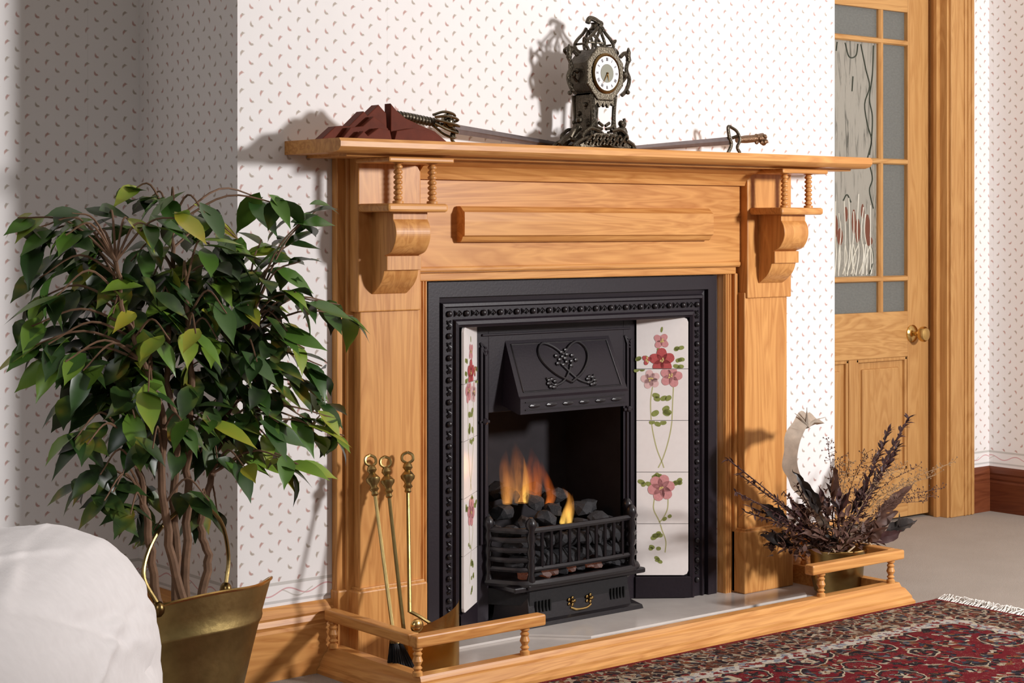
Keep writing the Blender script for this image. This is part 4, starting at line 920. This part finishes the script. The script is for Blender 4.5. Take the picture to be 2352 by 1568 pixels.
CL = [(-1.173,-.357,1.003),(-1.14,-.383,.987),(-1.15,-.342,.956),(-1.085,-.391,1.011),(-1.103,-.403,.972),(-1.027,-.35,.955),(-1.056,-.265,.931),(-.898,-.252,1.055),(-.852,-.253,1.047),(-.895,-.419,1.036),(-.978,-.322,1.012),(-.968,-.388,.995),(-.943,-.425,.987),(-.894,-.451,1.003),(-.825,-.409,1.012),(-.739,-.204,.97),(-.695,-.247,1.005),(-.654,-.262,.953),(-.609,-.272,1.04),(-.636,-.381,1.03),(-.57,-.356,1.005),(-.507,-.315,1.027),(-.552,-.295,.961),(-.612,-.26,.961),(-.661,-.241,.926),(-.835,-.442,.955),(-.603,-.312,.918),(-.643,-.295,.901),(-.722,-.329,.877),(-.592,-.376,.919),(-1.122,-.333,.893),(-1.116,-.394,.863),(-1.104,-.276,.851),(-1.021,-.264,.906),(-1.004,-.32,.923),(-.997,-.377,.891),(-.987,-.249,.864),(-.928,-.311,.922),(-.835,-.219,.885),(-.892,-.24,.844),(-.873,-.327,.847),(-.843,-.356,.888),(-.756,-.303,.851),(-.83,-.351,.821),(-.781,-.414,.822),(-.709,-.372,.835),(-.599,-.272,.847),(-.617,-.398,.859),(-.557,-.384,.84),(-.462,-.319,.827),(-.449,-.348,.805),(-1.135,-.326,.806),(-1.146,-.333,.768),(-1.113,-.353,.775),(-1.02,-.244,.807),(-1.093,-.381,.744),(-1.101,-.343,.735),(-1.062,-.387,.727),(-.986,-.301,.775),(-1.0,-.382,.828),(-.957,-.367,.777),(-.865,-.26,.802),(-.92,-.382,.72),(-.949,-.316,.709),(-.947,-.24,.671),(-.923,-.455,.78),(-.87,-.457,.786),(-.792,-.4,.772),(-.659,-.271,.778),(-.631,-.308,.77),(-.62,-.372,.781),(-.568,-.353,.744),(-.535,-.366,.708),(-.619,-.337,.719),(-.72,-.423,.729),(-.696,-.282,.702),(-.719,-.22,.691),(-.752,-.19,.7),(-.985,-.281,.651),(-.866,-.208,.638),(-.973,-.467,.689),(-.958,-.386,.634),(-.683,-.209,.636),(-.658,-.269,.639),(-.665,-.348,.662),(-.549,-.258,.649),(-.532,-.314,.67),(-.479,-.296,.63),(-.493,-.35,.599),(-.475,-.355,.563),(-.558,-.338,.603),(-.653,-.393,.605),(-.679,-.354,.612),(-.65,-.222,.564),(-.643,-.36,.559),(-.632,-.406,.528),(-.587,-.391,.51),(-.737,-.404,.528),(-.63,-.272,.532),(-.521,-.345,.574),(-.793,-.386,.606),(-.886,-.452,.61),(-.786,-.182,.588),(-.948,-.35,.589),(-1.077,-.383,.602),(-1.068,-.417,.597),(-.96,-.459,.585),(-1.035,-.402,.538),(-1.028,-.297,.501),(-1.03,-.408,.491),(-.999,-.449,.469),(-.903,-.333,.436),(-1.003,-.389,.502),(-.817,-.186,.383),(-.829,-.432,.474),(-.786,-.322,.423),(-.712,-.259,.416),(-.88,-.358,.486),(-.713,-.192,.531),(-.756,-.336,.531)]
m, n, l, b = newmat('glossy_ficus_leaf'); t = NT(m)
oi = n.new('ShaderNodeObjectInfo'); g = t.noise(t.coord(), 18, 2)
f = t.m('ADD', t.m('MULTIPLY', oi.outputs['Random'], .85), t.m('MULTIPLY', g, .25))
l.new(t.ramp(f, [(.0, (.010, .030, .008)), (.3, (.028, .075, .014)), (.6, (.070, .155, .020)), (.85, (.17, .28, .030)), (1.0, (.36, .30, .03))]), b.inputs['Base Color'])  # yellow end of the ramp stands in for leaves lit from behind
b.inputs['Roughness'].default_value = .36; b.inputs['Specular IOR Level'].default_value = .5; leafm = m
m2 = m.copy(); m2.name = 'inner_ficus_leaf'; leafm2 = m2
def leafgeo(bm, M, ln=.085, wd=.019, bend=.25, fold=.28):
    st = [(0, 0), (.10, .35), (.25, .80), (.42, 1.0), (.60, .88), (.76, .55), (.88, .20), (1.0, .0)]
    rows = []
    for s_, w_ in st:
        x = ln*s_; z = -bend*ln*s_*s_
        if w_ == 0: rows.append([bm.verts.new(M@Vector((x, 0, z)))])
        else: rows.append([bm.verts.new(M@Vector((x, wd*w_, z+fold*wd*w_))), bm.verts.new(M@Vector((x, 0, z))), bm.verts.new(M@Vector((x, -wd*w_, z+fold*wd*w_)))])
    for A, B in zip(rows, rows[1:]):
        if len(A) == 1: bm.faces.new((A[0], B[1], B[0])); bm.faces.new((A[0], B[2], B[1]))
        elif len(B) == 1: bm.faces.new((A[0], A[1], B[0])); bm.faces.new((A[1], A[2], B[0]))
        else: bm.faces.new((A[0], A[1], B[1], B[0])); bm.faces.new((A[1], A[2], B[2], B[1]))
lm = []
for k, (ln, wd, be, fo_) in enumerate(((.088, .0195, .22, .25), (.078, .0175, .45, .35), (.095, .019, .12, .2), (.070, .017, .3, .3))):
    bm = mb(); leafgeo(bm, Matrix.Identity(4), ln, wd, be, fo_); o = obj('leaf', bm, leafm, None, True); lm.append(o.data); bpy.data.objects.remove(o)
m, n, l, b = newmat('inner_leaf_shade_green'); t = NT(m)
l.new(t.ramp(t.noise(t.coord(), 16, 2, .6), [(.3, (.010, .022, .006)), (.5, (.028, .062, .012)), (.62, (.10, .13, .018)), (.72, (.26, .17, .02))]), b.inputs['Base Color']); b.inputs['Roughness'].default_value = .4; innerleaf = m  # darker greens put the crown's inner shade into colour, yellow-brown the light through leaves
R = random.Random(21); centre = Vector((-.82, -.33, .78)); stuff = mb(); tw = mb(); cnt = 0
camp = Vector((-2.49, -3.37, .98))
for c in CL:
    c = Vector(c); near_ = min(tp, key=lambda v: (v-c).length+max(0, v.z-c.z)*.8)
    midp = (near_+c)/2+Vector((0, 0, .03+.02*R.random()))
    pts = smoothpts([near_, midp, c], 5); tube(tw, pts, [.0028*(1-.55*i/len(pts)) for i in range(len(pts))], 5)
    out = (c-near_); out.z *= .4; out = out.normalized() if out.length > .01 else Vector((1, 0, 0))
    k_leaves = 3
    for q in range(k_leaves+1):
        a = (q-1)*.9+R.uniform(-.5, .5)
        d = Matrix.Rotation(a, 3, 'Z')@out
        d = (d+Vector((0, 0, -R.uniform(.1, 1.0)))+Vector((R.uniform(-.2, .2),)*3)).normalized()
        base = c - out*R.uniform(0, .035) + Vector((R.uniform(-.012, .012), R.uniform(-.012, .012), R.uniform(-.012, .012))) - d*.02
        x = d; up = Vector((R.uniform(-.5, .3), R.uniform(-1.0, .1), 1)); up = (up-x*up.dot(x)).normalized(); y_ = up.cross(x)
        M = Matrix((x, y_, up)).transposed().to_4x4()
        if q < 3 and cnt < 300 and not (cnt > 0 and q == 2 and len(CL)*3-300 > 0 and R.random() < .17):
            o = bpy.data.objects.new('leaf', lm[R.randrange(4)]); C.objects.link(o); o.parent = pl
            sc_ = R.uniform(.85, 1.25); o.matrix_local = Matrix.Translation(base-pl.location)@M@Matrix.Scale(sc_, 4); cnt += 1
        else:
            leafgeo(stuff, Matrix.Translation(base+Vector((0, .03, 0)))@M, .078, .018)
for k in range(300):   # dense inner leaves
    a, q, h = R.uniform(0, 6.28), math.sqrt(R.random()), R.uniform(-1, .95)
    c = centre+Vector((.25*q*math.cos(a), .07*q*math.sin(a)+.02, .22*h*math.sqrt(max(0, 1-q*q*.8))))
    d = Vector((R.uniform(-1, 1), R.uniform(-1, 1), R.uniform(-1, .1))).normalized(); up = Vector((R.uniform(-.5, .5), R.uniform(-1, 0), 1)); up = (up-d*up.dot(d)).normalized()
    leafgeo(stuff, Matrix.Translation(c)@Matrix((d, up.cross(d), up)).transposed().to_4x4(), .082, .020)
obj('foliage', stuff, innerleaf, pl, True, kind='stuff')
obj('twigs', tw, bark, pl, True, kind='stuff')
# ------------------------------------------------------------ ARMCHAIR WITH CREAM COVER
m, n, l, b = newmat('cream_cotton_cover'); t = NT(m)
l.new(t.mix(t.noise(t.coord(), 60, 4), (.66, .63, .62), (.76, .73, .72)), b.inputs['Base Color']); b.inputs['Roughness'].default_value = .9; b.inputs['Specular IOR Level'].default_value = .15
b.inputs['Sheen Weight'].default_value = .2
wv = t.noise(t.mapping(t.coord(), (5, 16, 3.0), rot=(.75, .0, .25)), 1, 3, .5, 1.2); fine = t.noise(t.coord(), 300, 2)
t.bump(fine, b, .25, .001); cloth = m
ch = thing('armchair', 'armchair in a loose creased off-white cotton cover', 'armchair', (-1.62, -1.25, FZ))
# arm: rounded top, runs along its own direction; cross section in plan-normal direction
ARM_A = Vector((-1.192, -.944, 0)); ARM_DIR = Vector((math.sin(TH)*1.0, math.cos(TH), 0)).normalized()
side = Vector((math.cos(TH), -math.sin(TH), 0))      # towards the fireplace, outer face of the arm
bm = mb(); folds = []
for q in range(64): folds.append((R.uniform(.35, 1.15), R.uniform(-.55, .25), R.choice([-1, 1, 1])*R.uniform(.002, .0065), R.uniform(.006, .016), R.uniform(-.5, .0), R.uniform(.1, .3)))
secs = []
hh, rr = .562, .155
prof = [(0.0, 0)]
prof = []
for z in (0, .08, .16, .24, .32, .40): prof.append((.030*(1-z/.4), z))
for k in range(1, 13):
    a = k/12*PI/2; prof.append((-rr*1.05*(1-math.cos(a)), .40+(hh-.40)*math.sin(a)))
for x in (-.22, -.30): prof.append((x, hh-.004*(1)))
for k in range(1, 8):
    a = k/7*PI/2; prof.append((-.30-.10*math.sin(a), hh-.10*(1-math.cos(a))))
prof.append((-.40, .30)); prof.append((-.40, 0))
fine_p = []; 
for (a0_, z0_), (a1_, z1_) in zip(prof, prof[1:]):
    for q in range(4): fine_p.append((a0_+(a1_-a0_)*q/4, z0_+(z1_-z0_)*q/4))
prof_c = prof; prof = fine_p+[prof[-1]]
arc_ = [0]
for (a0_, z0_), (a1_, z1_) in zip(prof, prof[1:]): arc_.append(arc_[-1]+math.hypot(a1_-a0_, z1_-z0_))
NS = 90
for i in range(NS):
    s_ = i/(NS-1); dist = -1.0*s_; ring = []
    endr = 0
    if s_ < .12: endr = .05*(1-math.sqrt(max(0, 1-((.12-s_)/.12)**2)))
    for j, (o_, z) in enumerate(prof):
        wr = .004*noise.noise(Vector((o_*7+z*5, dist*3+z*4, z*3)))
        for f0, fk, fa, fw, fd, fl_ in folds: wr += fa*math.exp(-((arc_[j]-f0-fk*(dist+.3))/fw)**2)*math.exp(-((dist-fd)/fl_)**2)
        zz2 = z-endr*(z/hh)
        p = ARM_A+ARM_DIR*dist+side*(o_*(1-endr*1.2)+wr-endr*.3)+Vector((0, 0, FZ+zz2+wr*.5*(z > .1)))
        ring.append(bm.verts.new(p))
    secs.append(ring)
for A, B in zip(secs, secs[1:]):
    for k in range(len(prof)-1): bm.faces.new((A[k], A[k+1], B[k+1], B[k]))
bm.faces.new(secs[0][::-1]); bm.faces.new(secs[-1]); bmesh.ops.recalc_face_normals(bm, faces=bm.faces)
obj('arm', bm, cloth, ch, True)
def chbox(name, d0, d1, s0, s1, z0, z1, bev):
    bm = mb(); box(bm, s0, s1, d0, d1, z0, z1, bev, 4)
    for v in bm.verts: p = v.co.copy(); v.co = ARM_A+side*p.x+ARM_DIR*p.y+Vector((0, 0, FZ+p.z))
    obj(name, bm, cloth, ch, True)
chbox('seat_base', -.70, -.02, -1.05, -.385, .02, .30, .03); chbox('seat_cushion', -.70, -.04, -1.04, -.40, .30, .42, .05)
chbox('arm', -.72, 0, -1.45, -1.05, 0, .55, .09); chbox('backrest', -.02, .16, -1.40, -.30, .0, .62, .0)
bm = mb(); tube(bm, [ARM_A+ARM_DIR*(-1.015)+side*o_+Vector((0, 0, FZ+z)) for o_, z in prof_c], .006, 6); obj('piping', bm, cloth, ch, True)
# ------------------------------------------------------------ DRIED FLOWERS
pot = thing('brass_pot', 'round brass pot holding dried flowers inside the fender', 'pot', (1.262, -.16, 0))
PC = (1.235, -.19, 0)
bm = mb(); lathe(bm, [(.055, .0), (.062, .004), (.068, .03), (.071, .07), (.074, .105), (.080, .112), (.081, .118), (.078, .121), (.070, .118), (.066, .10), (.001, .095)], PC, 28); obj('pot_body', bm, brass_old, pot, True)
bm = mb(); pts = [(PC[0]+.0795*math.cos(a), PC[1]+.0795*math.sin(a), .119) for a in [2*PI*k/28 for k in range(29)]]; tube(bm, pts, .003, 6, False); obj('pot_rim', bm, brass, pot, True)
dr = thing('dried_flower_arrangement', 'spreading dried brown leaves, seed heads and grasses in the brass pot', 'dried flowers', (PC[0], PC[1], .1))
O = Vector((PC[0], PC[1], .105)); R = random.Random(6)
brn = [simple('dry_leaf_brown', (.085, .038, .025), .6, vary=.6, bumpscale=60, bump=.3), simple('dry_leaf_plum', (.055, .022, .022), .5, vary=.6, bumpscale=60, bump=.3), simple('dry_leaf_black', (.015, .011, .010), .4), simple('dry_tan', (.30, .19, .10), .7, vary=.4, bumpscale=60, bump=.3)]
creamm = simple('curled_cream_leaf', (.66, .57, .47), .7, vary=.35, bumpscale=40, bump=.5)
stm = simple('dry_stem', (.14, .075, .045), .7)
def arc(a, b_, lift=.02, n=6): a, b_ = Vector(a), Vector(b_); return smoothpts([a, (a+b_)/2+Vector((0, 0, lift)), b_], n)
spray = [(.748,-.252,.404),(.827,-.218,.355),(.733,-.293,.328),(.87,-.216,.267),(.812,-.25,.266),(1.028,-.122,.173),(.982,-.134,.298),(.993,-.2,.27),(.907,-.294,.312),(1.006,-.249,.314),(1.05,-.22,.20),(.95,-.23,.22)]
for e_ in spray:
    bm = mb(); p = arc(O+Vector((-.03, 0, 0)), e_, .015, 10); tube(bm, p, [.0018]*len(p), 4)
    for q in range(4, len(p)):
        for s_ in (0, 1, 2):
            d = (p[q]-p[q-1]).normalized(); d = (d+Vector((R.uniform(-.7, .7), R.uniform(-.7, .7), R.uniform(-.7, .7)))).normalized()
            up = Vector((R.random()-.5, R.random()-.5, 1)); up = (up-d*up.dot(d)).normalized()
            leafgeo(bm, Matrix.Translation(p[q])@Matrix((d, up.cross(d), up)).transposed().to_4x4(), R.uniform(.014, .026), .0028)
    obj('heather_sprig', bm, brn[R.randrange(2)], dr)
thin = [(1.662,-.252,.322),(1.574,-.258,.294),(1.619,-.254,.253),(1.666,-.126,.297),(1.187,-.272,.364),(1.236,-.29,.385),(1.582,-.114,.303),(1.569,-.187,.262),(1.78,-.102,.198),(1.586,-.219,.215),(1.275,-.12,.401),(1.272,-.169,.358),(1.4,-.2,.36),(1.45,-.25,.33)]
for e_ in thin:
    bm = mb(); p = arc(O, e_, .05, 10); tube(bm, p, .0008, 3)
    for q in range(7, len(p)):
        for s_ in range(3):
            dd = Vector((R.uniform(-1, 1), R.uniform(-1, 1), R.uniform(-.3, 1)))*.016; tube(bm, [p[q], p[q]+dd], .0005, 3); ball(bm, p[q]+dd, .0022, 4)
    obj('gypsophila_sprig', bm, brn[3] if R.random() < .45 else brn[0], dr)
for e_ in [(1.597,-.142,.439),(1.498,-.151,.408),(1.474,-.201,.371)]:
    bm = mb(); p = arc(O, e_, .0, 14); tube(bm, p, .0022, 5)
    for q in range(9, len(p)):
        for s_ in range(5):
            d = (p[q]-p[q-1]).normalized(); d = (d*1.1+Vector((R.uniform(-.7, .7), R.uniform(-.7, .7), R.uniform(-.6, .6)))).normalized()
            up = Vector((R.random()-.5, R.random()-.5, 1)); up = (up-d*up.dot(d)).normalized()
            leafgeo(bm, Matrix.Translation(p[q])@Matrix((d, up.cross(d), up)).transposed().to_4x4(), R.uniform(.022, .034), .0045)
    obj('leafy_spike', bm, brn[1], dr)
big = [(1.004,-.281,.324,2),(1.116,-.258,.357,0),(1.314,-.125,.27,1),(1.239,-.12,.26,1),(1.601,-.115,.22,0),(1.52,-.233,.174,2),(1.476,-.169,.183,0),(1.094,-.14,.253,1),(.941,-.172,.175,2),(1.40,-.137,.272,1),(.9,-.194,.278,2),(1.15,-.27,.30,1),(1.05,-.28,.20,0),(1.12,-.27,.17,2),(1.33,-.27,.17,0),(1.40,-.26,.15,1)]
for x, y_, z, c_ in big:
    bm = mb(); e_ = Vector((x, y_, z)); p = arc(O, O+(e_-O)*.55, .0, 4); tube(bm, p, .002, 4)
    d = (e_-p[-1]).normalized(); up = Vector((R.uniform(-.6, .2), -1, R.uniform(0, .8))); up = (up-d*up.dot(d)).normalized()
    ln = (e_-p[-1]).length*1.2; leafgeo(bm, Matrix.Translation(p[-1])@Matrix((d, up.cross(d), up)).transposed().to_4x4(), ln, .016, R.uniform(-.3, .4), .8)
    bmesh.ops.subdivide_edges(bm, edges=bm.edges[:], cuts=2, use_grid_fill=True)
    for v in bm.verts: nv = noise.noise_vector(v.co*55); v.co += nv*.006
    for q in range(5):
        d2 = (d+Vector((R.uniform(-.8, .8), R.uniform(-.5, .5), R.uniform(-.8, .8)))).normalized(); u2 = Vector((R.random()-.5, -1, R.random())); u2 = (u2-d2*u2.dot(d2)).normalized()
        leafgeo(bm, Matrix.Translation(p[-1]+d*ln*R.uniform(.0, .5))@Matrix((d2, u2.cross(d2), u2)).transposed().to_4x4(), R.uniform(.025, .05), .007)
    obj('large_dry_leaf', bm, brn[c_], dr, True)
bm = mb()   # tangle of small heads over the pot mouth
for k in range(420):
    a = R.uniform(0, 2*PI); q = R.random()**.6; c = O+Vector((.21*q*math.cos(a)-.05, .08*q*math.sin(a), .022+R.uniform(-.01, .15)*(1.15-q)))
    d = Vector((R.uniform(-1, 1), R.uniform(-1, 1), R.uniform(-.2, 1))).normalized(); up = Vector((R.random()-.5, R.random()-.5, 1)); up = (up-d*up.dot(d)).normalized()
    leafgeo(bm, Matrix.Translation(c)@Matrix((d, up.cross(d), up)).transposed().to_4x4(), R.uniform(.02, .04), .007)
obj('moss_and_petals', bm, simple('mixed_dry_petals', (.10, .045, .03), .7, vary=.9, bumpscale=25, bump=.2), dr, kind='stuff')
bm = mb()
for k in range(16):
    a = R.uniform(0, 2*PI); c = O+Vector((.10*math.cos(a), .05*math.sin(a)-.02, R.uniform(.01, .06))); curl(bm, [c, c+Vector((R.uniform(-.02, .02), -.01, .015)), c+Vector((R.uniform(-.02, .02), -.015, .005))], .0018, 5)
obj('pale_tendrils', bm, simple('pale_tendril', (.5, .38, .24), .7), dr, kind='stuff')
# curled pale leaf
bm = mb(); cp = smoothpts([(1.19,-.2,.18),(1.096,-.2,.295),(1.036,-.22,.36),(1.020,-.24,.42),(1.050,-.24,.465),(1.10,-.22,.470),(1.165,-.2,.462)], 7)
k = len(cp); L0 = []
for i, p in enumerate(cp):
    d = (cp[min(i+1, k-1)]-cp[max(0, i-1)]).normalized(); sd = Vector((0, -1, 0)).cross(d).normalized(); wdt = .036*math.sin(PI*min(.97, max(.05, i/(k-1))))**.6*(1+.12*math.sin(i*.9))
    L0.append([bm.verts.new(p+sd*wdt+Vector((0, .015, 0))), bm.verts.new(p+Vector((0, -.006, 0))), bm.verts.new(p-sd*wdt*.7+Vector((0, .02, .0)))])
for A, B in zip(L0, L0[1:]):
    for q in range(2): bm.faces.new((A[q], A[q+1], B[q+1], B[q]))
for e_ in ((1.045, -.25, .515), (1.185, -.19, .475), (1.02, -.23, .50)):
    tube(bm, arc((1.055, -.24, .465), e_, .004), [.008, .007, .006, .005, .004, .003, .003, .002, .002, .001, .001, .001, .0008][:13], 5)
bmesh.ops.solidify(bm, geom=bm.faces[:], thickness=.001)
obj('curled_pale_leaf', bm, creamm, dr, True)['label'] = 'large curled cream dried leaf'
